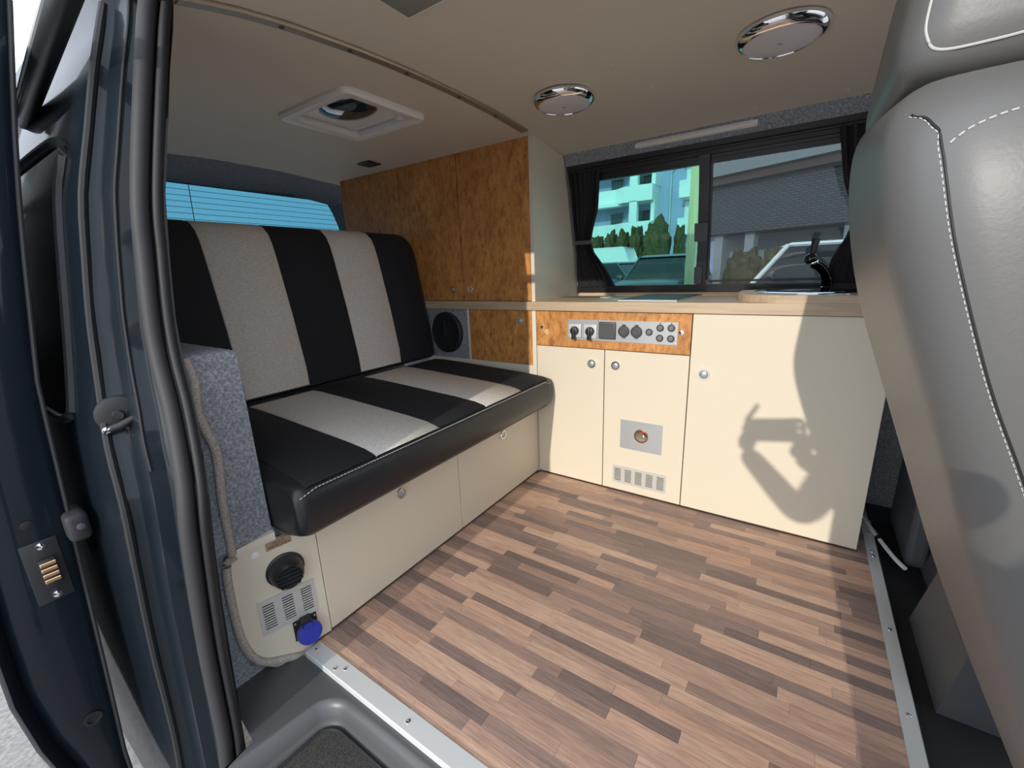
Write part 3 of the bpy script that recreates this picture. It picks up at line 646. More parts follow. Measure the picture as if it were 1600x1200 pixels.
# ceiling lamps
for x, y, nm in ((0.232, -0.195, 'round chrome rimmed ceiling lamp close to the wall cabinet'), (0.785, -0.215, 'round chrome rimmed ceiling lamp close to the front seat headrest')):
    zc = ceil(y) + 0.001; L = thing('ceiling_lamp', nm, 'lamp', (x, y, zc), 'round ceiling lamps')
    bm = B(); lathe(bm, [(0.0925, 0), (0.0925, 0.006), (0.090, 0.012), (0.083, 0.019), (0.0775, 0.021), (0.0765, 0.018), (0.076, 0.004)], (x, y, zc), (0, 0, -1), 56, cap=False); link('rim', bm, 'chrome', L, True)
    bm = B(); lathe(bm, [(0.0768, 0.010), (0.0762, 0.0185), (0.070, 0.0205), (0.035, 0.0225), (0.001, 0.023)], (x, y, zc), (0, 0, -1), 48); df = link('diffuser', bm, 'diffuser', L, True)
    bm = B(); lathe(bm, [(0.0055, 0), (0.005, 0.002), (0.002, 0.0022), (0.0015, 0.001)], (x, y, zc - 0.0228), (0, 0, -1), 16); link('switch', bm, 'steel_panel', df, True)
# square interior lamp at the top of the frame
zc = ceil(-0.83) + 0.0005; L = thing('dome_lamp', 'square interior lamp with clear lens set in the beige ceiling', 'lamp', (0.28, -0.86, zc))
link('frame', xbox(0.200, 0.330, -0.93, -0.785, zc - 0.011, zc, 0.004, 2), 'white', L, True)
link('lens', xbox(0.209, 0.321, -0.92, -0.795, zc - 0.015, zc - 0.009, 0.003, 2), mat('clear_lens', (0.25, 0.27, 0.25), 0.1), L, True)
# roof hatch
zc = 1.3575; HX0, HX1, HY0, HY1 = -0.535, -0.185, -0.655, -0.342
L = thing('roof_hatch', 'white framed roof hatch with smoked dome in the beige ceiling', 'roof hatch', ((HX0 + HX1) / 2, (HY0 + HY1) / 2, zc))
def rrect(x0, x1, y0, y1, r, z, n=5):
    out = []
    for cx, cy, a0 in ((x1 - r, y1 - r, 0), (x0 + r, y1 - r, PI / 2), (x0 + r, y0 + r, PI), (x1 - r, y0 + r, 1.5 * PI)):
        for k in range(n): a = a0 + PI / 2 * k / (n - 1); out.append((cx + r * math.cos(a), cy + r * math.sin(a), z))
    return out
def ins(d, z, r): return rrect(HX0 + d, HX1 - d, HY0 + d, HY1 - d, r, z)
bm = B(); loft(bm, [ins(0.0, zc + 0.004, 0.028), ins(0.0, zc - 0.010, 0.028), ins(0.006, zc - 0.018, 0.024), ins(0.030, zc - 0.018, 0.018), ins(0.036, zc - 0.014, 0.014), ins(0.045, zc + 0.02, 0.012), ins(0.052, zc + 0.094, 0.012)], cap=False); link('frame', bm, 'white', L, True, angle=35)
# inner pan with an oval opening
zp = zc + 0.002; cx, cy = -0.345, -0.525
o_in = ins(0.047, zp, 0.012); seg = len(o_in)
def oval(z, s=1.0):
    out = []
    for (x, y, _) in o_in:
        a = math.atan2((y - cy) / 0.105, (x - cx) / 0.12); out.append((cx + 0.105 * s * math.cos(a), cy + 0.078 * s * math.sin(a), z))
    return out
bm = B(); loft(bm, [o_in, oval(zp), oval(zp + 0.006)], cap=False); link('inner_pan', bm, 'white', L)
bm = B(); loft(bm, [ins(0.040, zc + 0.096, 0.02), ins(0.045, zc + 0.112, 0.02), ins(0.09, zc + 0.13, 0.03)]); link('dome', bm, 'glass_roof', L, True)
bm = B(); loft(bm, [[(cx + s * 0.108 * math.cos(2 * PI * k / 32), cy + s * 0.081 * math.sin(2 * PI * k / 32), zp + h) for k in range(32)] for s, h in ((1, 0.006), (0.9, -0.003), (0.7, -0.010), (0.4, -0.015), (0.02, -0.016))]); link('fly_screen', bm, mat('smoked_screen', (0.015, 0.03, 0.05), 0.08, 0, 0.8), L, True)
link('latch', xbox(-0.255, -0.235, -0.42, -0.395, zc - 0.016, zc + 0.0, 0.003, 2), 'white', L, True)
zc = ceil(-0.115); v = single('ceiling_vent', xbox(-0.815, -0.735, -0.145, -0.075, zc - 0.006, zc + 0.001, 0.003, 2), 'plastic', 'small square black cover on the ceiling before the wall cabinet', 'cover')

# ------------------------------------------------------------------ kitchen side wall with window
WX0, WX1, WZ0, WZ1 = 0.035, 1.075, 0.765, 1.262
def strip(bm, x0, x1, zs, off=0.0, th=0.012):
    loft(bm, [[(x0, wall(z) + off, z), (x1, wall(z) + off, z), (x1, wall(z) + off + th, z), (x0, wall(z) + off + th, z)] for z in zs])
zz = [-0.08, 0.2, 0.5, 0.744, WZ0]
bm = B(); strip(bm, -1.65, 2.3, zz, 0.0, 0.03); strip(bm, -1.65, WX0, [WZ0, 0.918, 1.055, 1.183, WZ1]); strip(bm, WX1, 1.30, [WZ0, 0.918, 1.055, 1.183, WZ1]); strip(bm, -1.65, 2.3, [WZ1, 1.29, 1.318], 0, 0.03)
wl = struct('wall_left', bm, 'felt')
bm = B(); strip(bm, 0.004, 1.30, [1.255, 1.29, 1.318], -0.004, 0.008); link('felt_band', bm, 'felt', wl)
bm = B(); strip(bm, 1.30, 2.3, [1.20, 1.262], 0, 0.03); strip(bm, 1.9, 2.3, [0.765, 1.0, 1.262], 0, 0.03); link('cab_wall', bm, 'darkgrey', wl)
bm = B()
def wbar(x0, x1, z0, z1, off, th, M=None):
    n = max(2, int((z1 - z0) / 0.08) + 1); strip(bm, x0, x1, [z0 + (z1 - z0) * k / (n - 1) for k in range(n)], off, th)
wbar(WX0 - 0.03, WX1 + 0.03, WZ1 - 0.028, WZ1 + 0.012, -0.006, 0.035); wbar(WX0 - 0.03, WX1 + 0.03, 0.748, 0.782, -0.010, 0.04)
wbar(WX0 - 0.03, WX0 + 0.02, 0.76, WZ1, -0.006, 0.03); wbar(WX1 - 0.02, WX1 + 0.03, 0.76, WZ1, -0.006, 0.03)
wbar(WX0, WX1, WZ1 - 0.052, WZ1 - 0.028, 0.004, 0.02)
win = struct('window_1', bm, 'frame')
bm = B(); wbar(0.526, 0.562, 0.782, 1.236, -0.012, 0.03); link('divider', bm, 'frame', win)
bm = B(); wbar(0.516, 0.562, 0.945, 1.010, -0.024, 0.02); link('catch', bm, 'darkgrey', win)
bm = B(); wbar(0.519, 0.548, 0.785, 0.850, -0.020, 0.01); link('catch', bm, 'darkgrey', win)
bm = B(); wbar(0.03, 0.53, 0.775, 1.24, 0.012, 0.004); link('pane', bm, 'glass_teal', win)
bm = B(); wbar(0.56, 1.06, 0.775, 1.24, 0.006, 0.004); link('pane', bm, 'glass_dark', win)
bm = B(); wbar(0.562, 0.570, 0.798, 1.215, -0.002, 0.008); wbar(0.570, 1.05, 0.790, 0.798, -0.002, 0.008); wbar(0.570, 1.05, 1.207, 1.222, -0.002, 0.008); link('sash', bm, 'frame', win)
# tube light
tl_ = thing('strip_light', 'slim white strip light on the felt band above the window', 'lamp', (0.50, 0.262, 1.285))
Mx = Matrix.Translation((0.506, 0.262, 1.2985)) @ Matrix.Rotation(math.radians(-28), 4, 'X')
bm = B(); box(bm, -0.198, 0.198, -0.013, 0.004, -0.010, 0.010, 0.003, 2, Mx); link('housing', bm, 'white', tl_, True)
bm = B(); box(bm, -0.185, 0.185, -0.017, -0.012, -0.0085, 0.003, 0.002, 2, Mx); link('diffuser', bm, 'diffuser', tl_, True)
bm = B(); box(bm, -0.206, -0.197, -0.012, 0.002, -0.008, 0.004, 0.002, 2, Mx); link('switch', bm, 'white', tl_, True)
# curtains
def curtain(label, left, right, group):
    bm = B(); zs = [1.245 - 0.465 * k / 22 for k in range(23)]; n = 40; rings = []
    for z in zs:
        a, b = interp(left, z), interp(right, z); y = wall(z) - 0.020
        squeeze = (b - a); amp = 0.0075
        rings.append([(a + (b - a) * k / n, y - amp * math.sin(k / n * 2 * PI * 6.5) - 0.004 * math.sin(k * 0.9 + z * 5), z) for k in range(n + 1)])
    back = [[(p[0], p[1] + 0.003, p[2]) for p in reversed(r)] for r in rings]
    loft(bm, [r + b for r, b in zip(rings, back)])
    t = thing('curtain', label, 'curtain', ((left[0][1] + right[0][1]) / 2, 0.34, 0.78), group); link('cloth', bm, 'curtain', t, True, angle=80)
    z = 0.972; a, b = interp(left, z), interp(right, z); y = wall(z) - 0.020
    bm = B(); box(bm, a - 0.004, b + 0.004, y - 0.013, y + 0.008, z - 0.009, z + 0.009, 0.003, 2); link('tie_band', bm, 'darkgrey' if True else 'x', t, True)
    return t
curtain('dark pleated curtain tied back beside the wall cabinet', [(0.78, 0.020), (0.90, 0.016), (0.972, 0.020), (1.06, 0.012), (1.245, 0.016)], [(0.78, 0.195), (0.86, 0.150), (0.93, 0.098), (0.972, 0.088), (1.02, 0.100), (1.10, 0.130), (1.245, 0.150)], 'window curtains')
curtain('dark pleated curtain tied back behind the faucet', [(0.78, 0.945), (0.86, 0.955), (0.93, 0.985), (0.972, 0.995), (1.02, 0.985), (1.10, 0.955), (1.245, 0.925)], [(0.78, 1.10), (0.972, 1.08), (1.245, 1.10)], 'window curtains')
bm = B(); tube(bm, [(0.02, wall(1.25) - 0.014, 1.250), (1.09, wall(1.25) - 0.014, 1.250)], 0.005, 8); link('curtain_rail', bm, 'frame', win, True)

# ------------------------------------------------------------------ rear of the van
bm = B()
RX = -1.60
rings = [(-1.215, 1.365, 1.30), (-1.30, 1.352, 1.28), (-1.45, 1.338, 1.26), (RX, 1.330, 1.25)]
loft(bm, [[(x, -1.12, zb - 0.06), (x, -0.95, zb - 0.015), (x, 0.0, zb), (x, 0.26, zb - 0.035), (x, 0.26, zb + 0.03), (x, -1.12, zb + 0.03)] for x, zb, _ in rings])
wb = struct('wall_back', bm, 'felt', True)
def rearbar(name, y0, y1, z0, z1, m_='felt', xo=0.0):
    b_ = B(); loft(b_, [[(RX - 0.06 + xo + (1.33 - z) * -0.10, y, z), (RX + xo + (1.33 - z) * -0.10, y, z)] for y, z in ((y0, z0), (y1, z0), (y1, z1), (y0, z1), (y0, z0))], closed=False); return link(name, b_, m_, wb)
rearbar('lower_panel', -1.15, 0.42, 0.0, 0.86); 
bm = B()
poly_o = [(-1.14, 0.80), (0.42, 0.80), (0.42, 1.40), (-1.14, 1.40)]; poly_i = [(-1.04, 0.88), (0.395, 0.88), (0.290, 1.325), (-0.98, 1.325)]
def rp2(p, dx): return (RX + dx + (1.33 - p[1]) * -0.10, p[0], p[1])
loft(bm, [[rp2(p, 0) for p in poly_o], [rp2(p, 0) for p in poly_i], [rp2(p, -0.05) for p in poly_i], [rp2(p, -0.05) for p in poly_o]], cap=False)
w2 = struct('window_2', bm, 'frame')
bm = B(); loft(bm, [[rp2(p, -0.03) for p in poly_i], [rp2(p, -0.034) for p in poly_i]]); pn = link('pane', bm, 'glass_rear', w2)
for k in range(17):
    z = 0.90 + 0.0265 * k; 
    bm = B(); tube(bm, [rp2((-1.03 + (z - 0.88) * 0.13, z), -0.027), rp2((0.39 - (z - 0.88) * 0.236, z), -0.027)], 0.0011, 4); link('heating_wire', bm, 'ink', pn)
bm = B(); tube(bm, [rp2((-0.50, 0.89), -0.027), rp2((-0.50, 1.32), -0.027)], 0.0018, 4); link('heating_wire', bm, 'ink', pn)

# ------------------------------------------------------------------ door pillar, body side, seals
def bodyring(z, xrear=-1.74):
    ys = interp(YS, z); xsx = interp([(p[2], p[0]) for p in SEALP[:NS]], z)
    w = interp([(-0.13, 0.075), (0.45, 0.08), (0.62, 0.095), (0.75, 0.085), (1.0, 0.075), (1.3, 0.06)], z)
    return [(xsx - 0.006, ys + 0.012, z), (xsx - 0.012, ys - 0.010, z), (xsx - 0.018, ys - 0.25 * w, z), (xsx - 0.040, ys - 0.36 * w, z), (xsx - 0.048, ys - 0.60 * w, z), (xsx - 0.085, ys - 0.70 * w, z), (xsx - 0.095, ys - 0.94 * w, z), (xsx - 0.13, ys - w, z), (-0.30, ys - w, z),
            (-1.55, ys - w + 0.01, z), (xrear, ys - w + 0.06, z), (xrear, ys + 0.02, z), (-0.30, ys + 0.02, z), (xsx - 0.06, ys + 0.016, z)]
bm = B(); loft(bm, [bodyring(z) for z in (-0.40, -0.2, -0.05, 0.147, 0.30, 0.40, 0.52, 0.60, 0.65, 0.68, 0.70, 0.745, 0.80, 0.90, 1.0, 1.10, 1.197, 1.26, 1.31, 1.36)])
bs = struct('wall_right', bm, 'paint', True)
for (nm, sx, sy, rad, m_) in (('pillar_seal', -0.100, -0.080, 0.006, 'rubber_black'), ('pillar_gap', -0.047, -0.050, 0.0022, 'rubber_black')):
    pts = []
    for z in ([0.56 + 0.05 * k for k in range(16)] if nm == 'pillar_gap' else [-0.3 + 0.1 * k for k in range(17)]):
        w = interp([(-0.13, 0.075), (0.45, 0.08), (0.62, 0.095), (0.75, 0.085), (1.0, 0.075), (1.3, 0.06)], z); xsx = interp([(p[2], p[0]) for p in SEALP[:NS]], z)
        pts.append((xsx + sx + 0.006, interp(YS, z) + sy * w / 0.085, z))
    bm = B(); tube(bm, smooth_path(pts, 3), rad, 8); link(nm, bm, m_, bs, True)
# rear quarter window seen from outside
bm = B(); zs_ = [0.62, 0.75, 0.90, 1.0, 1.10]
def skin(z): return interp(YS, z) - interp([(-0.13, 0.075), (0.45, 0.08), (0.62, 0.095), (0.75, 0.085), (1.0, 0.075), (1.3, 0.06)], z)
rings = [[(-0.22, skin(z) - 0.004, z), (-1.45, skin(z) - 0.002, z), (-1.45, skin(z) + 0.004, z), (-0.22, skin(z) + 0.004, z)] for z in zs_]
loft(bm, rings); qw = link('quarter_window', bm, 'privacy', bs, True)
bm = B(); tube(bm, smooth_path([(-1.45, skin(0.61), 0.61), (-0.5, skin(0.61), 0.61), (-0.24, skin(0.62), 0.62), (-0.215, skin(0.70), 0.70), (-0.215, skin(1.0), 1.0), (-0.23, skin(1.10), 1.10), (-0.5, skin(1.125), 1.125), (-1.45, skin(1.12), 1.12)], 5), 0.010, 8); link('window_seal', bm, 'rubber_black', bs, True)
# door seal around the opening
sp_ = smooth_path(SEALP, 6)
bm = B(); tube(bm, [(p.x + 0.004, p.y - 0.002, p.z) for p in sp_], 0.0075, 10); ws = thing('door_seal', 'grey rubber seal running up the door pillar and along the roof', 'door seal', (0, -1.22, -0.1)); link('bulb', bm, 'rubber_black', ws, True)
bm = B(); rings = []
for i, p in enumerate(sp_):
    f = max(0.0, min(1.0, (p.x - 0.0) / 0.1)) if p.z > 1.31 else 0.0
    o = Vector((-0.010, -0.021, 0)).lerp(Vector((0, -0.010, 0.018)), f)
    rings.append(p + o)
tube(bm, rings, 0.0150, 12, (1.0, 0.85)); link('lip', bm, 'rubber', ws, True)
# latch hardware on the pillar
hp = thing('door_latch', 'black latch plate with steel lever bolted on the door pillar', 'latch', (-0.05, -1.29, 0.62))
def PL(dy, z, d=0.0): return Vector((0.0 + d - 0.05, -1.295 + dy, z))
bm = B(); lathe(bm, [(0.032, 0), (0.031, 0.006), (0.022, 0.010), (0.009, 0.010), (0.007, 0.014), (0.001, 0.014)], (-0.046, -1.297, 0.648), (1, -0.35, 0), 28); link('plate', bm, 'rubber_black', hp, True)
bm = B(); tube(bm, [(-0.030, -1.325, 0.628), (-0.024, -1.305, 0.632), (-0.022, -1.275, 0.645)], [0.006, 0.007, 0.005], 10); lv = link('lever', bm, 'plastic', hp, True)
screw(lv, (-0.026, -1.322, 0.630), (1, -0.4, 0), 0.006)
bm = B(); lathe(bm, [(0.012, 0), (0.012, 0.012), (0.008, 0.015), (0.007, 0.012)], (-0.030, -1.262, 0.665), (1, -0.4, 0), 18); single('rubber_buffer', bm, 'rubber_black', 'round black rubber buffer on the pillar above the latch', 'buffer', smooth=True)
bm = B(); box(bm, -0.02, 0.004, -1.272, -1.252, 0.592, 0.606, 0.002, 2); single('striker', bm, 'alu', 'small bright metal striker tab beside the door seal', 'striker', smooth=True)

# awning above the door
aw = thing('awning', 'dark roof tube with bright rails running along the roof edge above the sliding door', 'roof tube', (-0.3, -1.225, 1.20))
A0, A1 = Vector((-0.62, -1.20, 1.225)), Vector((0.33, -1.271, 1.241)); AD = (A1 - A0).normalized()
bm = B(); tube(bm, [A0 - AD * 0.012, A0 - AD * 0.008, A0, A1], [0.007, 0.014, 0.0165, 0.0165], 20); link('case', bm, 'plastic', aw, True)
for dy, dz in ((-0.010, 0.015), (-0.016, 0.007)):
    o = Vector((0, dy, dz)); bm = B(); tube(bm, [A0 + AD * 0.02 + o, A1 + o], 0.0035, 8); link('rail', bm, 'alu', aw, True)
o = A0 + AD * 0.03; link('end_cap', xbox(o.x - 0.012, o.x + 0.012, o.y - 0.028, o.y - 0.016, o.z - 0.008, o.z + 0.02, 0.002, 2), 'white', aw, True)
link('bracket', xbox(0.22, 0.25, -1.27, -1.19, 1.25, 1.262), 'plastic', aw)

# ------------------------------------------------------------------ sliding door, open
DI = [(-0.25, -1.402), (-0.143, -1.406), (0.02, -1.396), (0.387, -1.375), (0.696, -1.357), (0.962, -1.318), (1.15, -1.285), (1.24, -1.266), (1.37, -1.242)]
DO = [(-0.25, -1.450), (-0.143, -1.482), (0.015, -1.507), (0.134, -1.516), (0.27, -1.512), (0.55, -1.495), (0.75, -1.47), (1.0, -1.42), (1.24, -1.36), (1.37, -1.32)]
sd = thing('sliding_door', 'dark blue sliding door slid back beside the van', 'door', (-0.7, -1.43, -0.25))
def dring(z):
    a, b = interp(DI, z), interp(DO, z); X0, X1 = -0.20, -1.28; r = 0.014
    return [(X1, a, z), (X0 - 0.012, a, z), (X0 - 0.003, a - 0.004, z), (X0, a - r, z), (X0, a + (b - a) * 0.5, z), (X0 - 0.006, b + 0.035, z), (X0 - 0.02, b + 0.022, z), (X0 + 0.0, b + 0.014, z), (X0 + 0.004, b + 0.006, z), (X0 - 0.004, b, z), (X1, b, z)]
bm = B(); loft(bm, [dring(z) for z in (-0.25, -0.2, -0.143, -0.06, 0.02, 0.134, 0.27, 0.387, 0.55, 0.65, 0.75, 0.85, 0.962, 1.05, 1.15, 1.24, 1.37)]); dl = link('leaf', bm, 'paint', sd, True, angle=50)
bm = B(); tube(bm, [(-0.203, interp(DI, z) - 0.001, z) for z in [-0.2 + 0.1 * k for k in range(16)]], 0.0035, 8); link('edge_seal', bm, 'rubber', sd, True)
# contact plate
cz, cy = 0.36, -1.418
lpz = [(-0.2, 0)]
bm = B(); box(bm, -0.201, -0.1965, cy - 0.026, cy + 0.022, cz - 0.062, cz + 0.060, 0.002, 2); cp = link('contact_plate', bm, 'plastic', sd, True)
bm = B(); box(bm, -0.197, -0.186, cy - 0.011, cy + 0.012, cz - 0.028, cz + 0.026, 0.003, 2); cb = link('contact_block', bm, 'plastic', cp, True)
for k in range(4): link('contact', xbox(-0.187, -0.183, cy - 0.010, cy + 0.011, cz - 0.019 + 0.011 * k, cz - 0.012 + 0.011 * k, 0.001, 1), 'brass', cp)
for dz in (-0.05, 0.05): screw(cp, (-0.1965, cy, cz + dz), (1, 0, 0), 0.007)
bm = B(); lathe(bm, [(0.008, 0), (0.0085, 0.002), (0.004, 0.003)], (-0.1995, -1.425, 0.455), (1, 0, 0), 14); link('plug', bm, 'rubber_black', sd, True)
bm = B(); lathe(bm, [(0.014, 0), (0.014, 0.004), (0.009, 0.004), (0.008, 0.001)], (-0.2, -1.43, 0.02), (1, 0, 0), 18); link('grommet', bm, 'rubber_black', sd, True)
bm = B(); box(bm, -0.24, -0.17, -1.384, -1.352, 0.40, 0.455, 0.010, 3); gb = link('guide_block', bm, 'rubber', sd, True)
bm = B(); lathe(bm, [(0.006, 0), (0.006, 0.003), (0.003, 0.004)], (-0.17, -1.366, 0.43), (1, 0, 0), 16); link('bolt', bm, 'darkgrey', gb, True)
bm = B(); tube(bm, smooth_path([(-0.30, -1.345, 0.42), (-0.32, -1.335, 0.20), (-0.36, -1.33, -0.02), (-0.42, -1.33, -0.20)], 6), 0.008, 8); link('hose', bm, 'rubber_black', sd, True)

# ------------------------------------------------------------------ front passenger seat
ps = thing('passenger_seat', 'grey leather front seat with white stitched seams and headrest beside the door opening', 'seat', (1.25, -0.9, -0.02))
XB = [(0.10, 1.245), (0.264, 1.158), (0.436, 1.086), (0.627, 1.017), (0.76, 0.969), (0.86, 0.932), (0.93, 0.918), (0.98, 0.918)]
CROWN = [(-1.12, 0.0), (-1.0, 0.028), (-0.9, 0.050), (-0.8, 0.064), (-0.72, 0.070), (-0.655, 0.066)]
def sring(z, ins_=0.0, dx=0.0):
    x0 = interp(XB, z) + ins_ + dx; x1 = x0 + 0.17 - 2 * ins_
    y0 = interp([(0.1, -1.085), (0.45, -1.10), (0.75, -1.115), (0.90, -1.112), (0.95, -1.105)], z) + ins_; y1 = -0.655 - ins_
    r = max(0.052 - ins_ * 0.4, 0.012); out = []
    for cx, cy, a0, rr in ((x1 - r, y1 - r, 0, r), (x0 + r, y1 - r, PI / 2, r), (x0 + r, y0 + r, PI, r), (x1 - r, y0 + r, 1.5 * PI, r)):
        for k in range(7): a = a0 + PI / 2 * k / 6; out.append((cx + rr * math.cos(a), cy + rr * math.sin(a)))
    return [(x, y, z + interp(CROWN, y) * min(1, max(0, (z - 0.80) / 0.14))) for x, y in out]
bm = B(); lev = [(0.12, 0.02), (0.14, 0.005), (0.20, 0)] + [(0.2 + 0.05 * k, 0) for k in range(1, 14)] + [(0.885, 0), (0.915, 0.002), (0.935, 0.007), (0.947, 0.015), (0.954, 0.026), (0.957, 0.050)]
loft(bm, [sring(z, i) for z, i in lev]); bk = link('backrest', bm, 'seat_leather', ps, True, angle=80)
sub = bk.modifiers.new('sub', 'SUBSURF'); sub.levels = 1; sub.render_levels = 1
# seams lie on the upholstery surface
from mathutils.bvhtree import BVHTree
def snap(o, pts, off):
    dg = bpy.context.evaluated_depsgraph_get(); ev = o.evaluated_get(dg); me = ev.to_mesh(); b_ = bmesh.new(); b_.from_mesh(me)
    t = BVHTree.FromBMesh(b_); org = wloc(o); out = []
    for p in pts:
        q, n, _, _ = t.find_nearest(Vector(p) - org); out.append(q + n * off + org)
    b_.free(); ev.to_mesh_clear()
    for _ in range(4): out = [out[0]] + [(a + b * 2 + c) / 4 for a, b, c in zip(out, out[1:], out[2:])] + [out[-1]]
    return out
SY = -1.108
sp2 = smooth_path([(0.930, -1.085, 0.950), (0.936, -1.098, 0.944), (0.943, SY, 0.934), (0.949, SY, 0.918), (0.957, SY, 0.891), (0.968, SY, 0.853), (0.995, SY, 0.775), (1.022, SY, 0.71), (1.060, SY, 0.61), (1.118, -1.10, 0.45), (1.19, -1.09, 0.28)], 8)
bm = B(); tube(bm, snap(bk, sp2, 0.0), 0.0008, 6); link('seam', bm, 'rubber_black', bk, True)
dashes(bk, snap(bk, [p + Vector((-0.0022, -0.0006, 0)) for p in sp2], 0.0003), 0.00036, 0.0042, 0.6)
hz2 = smooth_path([(0.952, SY, 0.922), (0.965, SY, 0.931), (0.985, SY, 0.937), (1.02, SY, 0.939), (1.06, SY, 0.936)], 8)
dashes(bk, snap(bk, hz2, 0.0004), 0.0006, 0.0045, 0.65)
# headrest
hr = None
def hring(z, i, dx):
    x0, x1, y0, y1, r = 0.928 + i + dx, 1.055 - i + dx, -1.005 + i, -0.715 - i, max(0.034 - i * 0.3, 0.010); out = []
    for cx, cy, a0 in ((x1 - r, y1 - r, 0), (x0 + r, y1 - r, PI / 2), (x0 + r, y0 + r, PI), (x1 - r, y0 + r, 1.5 * PI)):
        for k in range(6): a = a0 + PI / 2 * k / 5; out.append((cx + r * math.cos(a), cy + r * math.sin(a), z))
    return out
bm = B(); loft(bm, [hring(z, i, dx) for z, i, dx in ((0.984, 0.045, 0.0), (0.986, 0.020, 0.0), (0.993, 0.007, 0.0), (1.008, 0.0, 0.0), (1.09, 0, 0.008), (1.17, 0.0, 0.016), (1.215, 0.006, 0.02), (1.235, 0.018, 0.02), (1.242, 0.04, 0.02))]); hr = link('headrest', bm, 'seat_leather', ps, True, angle=80)
sub = hr.modifiers.new('sub', 'SUBSURF'); sub.levels = 1; sub.render_levels = 1
hs = [(0.962, 1.18), (0.948, 1.09), (0.940, 1.035), (0.942, 1.014), (0.950, 1.004), (0.970, 1.001), (1.00, 1.002), (1.04, 1.006)]
bm = B(); tube(bm, snap(hr, smooth_path([(x, -1.0058, z) for x, z in hs], 6), 0.0003), 0.0010, 6); link('seam', bm, 'stitch', hr, True)
for y in (-0.80, -0.955):
    bm = B(); tube(bm, [(0.985, y, 0.93), (0.985, y, 1.03)], 0.007, 14); link('headrest_post', bm, 'chrome', ps, True)
link('seat_cushion', xbox(1.27, 1.72, -1.12, -0.66, 0.27, 0.40, 0.04, 4), 'seat_leather', ps, True)
link('side_cover', xbox(1.26, 1.60, -1.135, -1.10, 0.14, 0.30, 0.012, 3), 'darkgrey', ps, True)
link('pedestal', xbox(1.29, 1.62, -1.06, -0.70, -0.02, 0.275, 0.01, 2), 'darkgrey', ps, True)
# driver seat behind, mostly hidden
ds = thing('driver_seat', 'dark grey driver seat beside the end of the tall cream cabinet', 'seat', (1.55, 0.05, -0.02))
bm = B(); loft(bm, [[(1.26, -0.14, -0.02), (1.66, -0.14, -0.02), (1.66, 0.30, -0.02), (1.26, 0.30, -0.02)], [(1.31, -0.12, 0.20), (1.63, -0.12, 0.20), (1.63, 0.28, 0.20), (1.31, 0.28, 0.20)], [(1.31, -0.12, 0.27), (1.63, -0.12, 0.27), (1.63, 0.28, 0.27), (1.31, 0.28, 0.27)]]); link('pedestal', bm, 'darkgrey', ds)
link('seat_cushion', xbox(1.33, 1.82, -0.16, 0.32, 0.27, 0.40, 0.04, 4), 'seat_leather', ds, True)
bm = B(); rings = []
for z, x, i in ((0.33, 1.34, 0.02), (0.36, 1.33, 0), (0.6, 1.26, 0), (0.85, 1.20, 0), (0.93, 1.185, 0.01), (0.96, 1.18, 0.04)):
    rings.append(rrect(x + i, x + 0.15 - i, -0.16 + i, 0.32 - i, 0.045 - i * 0.4, z))
loft(bm, rings); link('backrest', bm, 'seat_leather', ds, True, angle=80)
bm = B(); loft(bm, [[(1.20, -0.50, -0.02), (1.32, -0.50, -0.02), (1.32, -0.18, -0.02), (1.20, -0.22, -0.02)], [(1.23, -0.47, 0.10), (1.31, -0.47, 0.10), (1.31, -0.20, 0.13), (1.23, -0.22, 0.13)]]); single('floor_console', bm, 'darkgrey', 'low grey plastic cover standing on the cab floor between the front seats', 'cover')
bm = B(); box(bm, 1.22, 1.27, 0.02, 0.30, -0.02, 0.40, 0.015, 3); single('sill_box', bm, 'darkgrey', 'dark plastic box on the cab floor against the tall cream cabinet', 'box')

# closed front door and dashboard of the cab
bm = B(); loft(bm, [[(1.205, y - 0.06, z), (2.30, y - 0.06, z), (2.30, y, z), (1.205, y, z)] for y, z in ((-1.24, -0.30), (-1.25, 0.10), (-1.24, 0.40), (-1.225, 0.62))])
d1 = struct('door_1', bm, 'paint')
bm = B(); loft(bm, [[(1.205, y, z), (2.30, y, z), (2.30, y + 0.03, z), (1.205, y + 0.03, z)] for y, z in ((-1.24, -0.02), (-1.245, 0.30), (-1.222, 0.61))]); link('inner_trim', bm, 'darkgrey', d1)
bm = B(); loft(bm, [[(1.24, y, z), (2.28, y, z), (2.28, y + 0.004, z), (1.24, y + 0.004, z)] for y, z in ((-1.225, 0.62), (-1.12, 1.24))]); link('pane', bm, 'glass_dark', d1)
bm = B(); prism(bm, [(2.02, 0.10), (2.06, 0.60), (2.14, 0.68), (2.36, 0.72), (2.36, -0.02), (2.16, -0.02)], 'y', -1.20, 0.38)
single('dashboard', bm, 'darkgrey', 'dark grey dashboard across the front of the cab', 'dashboard')

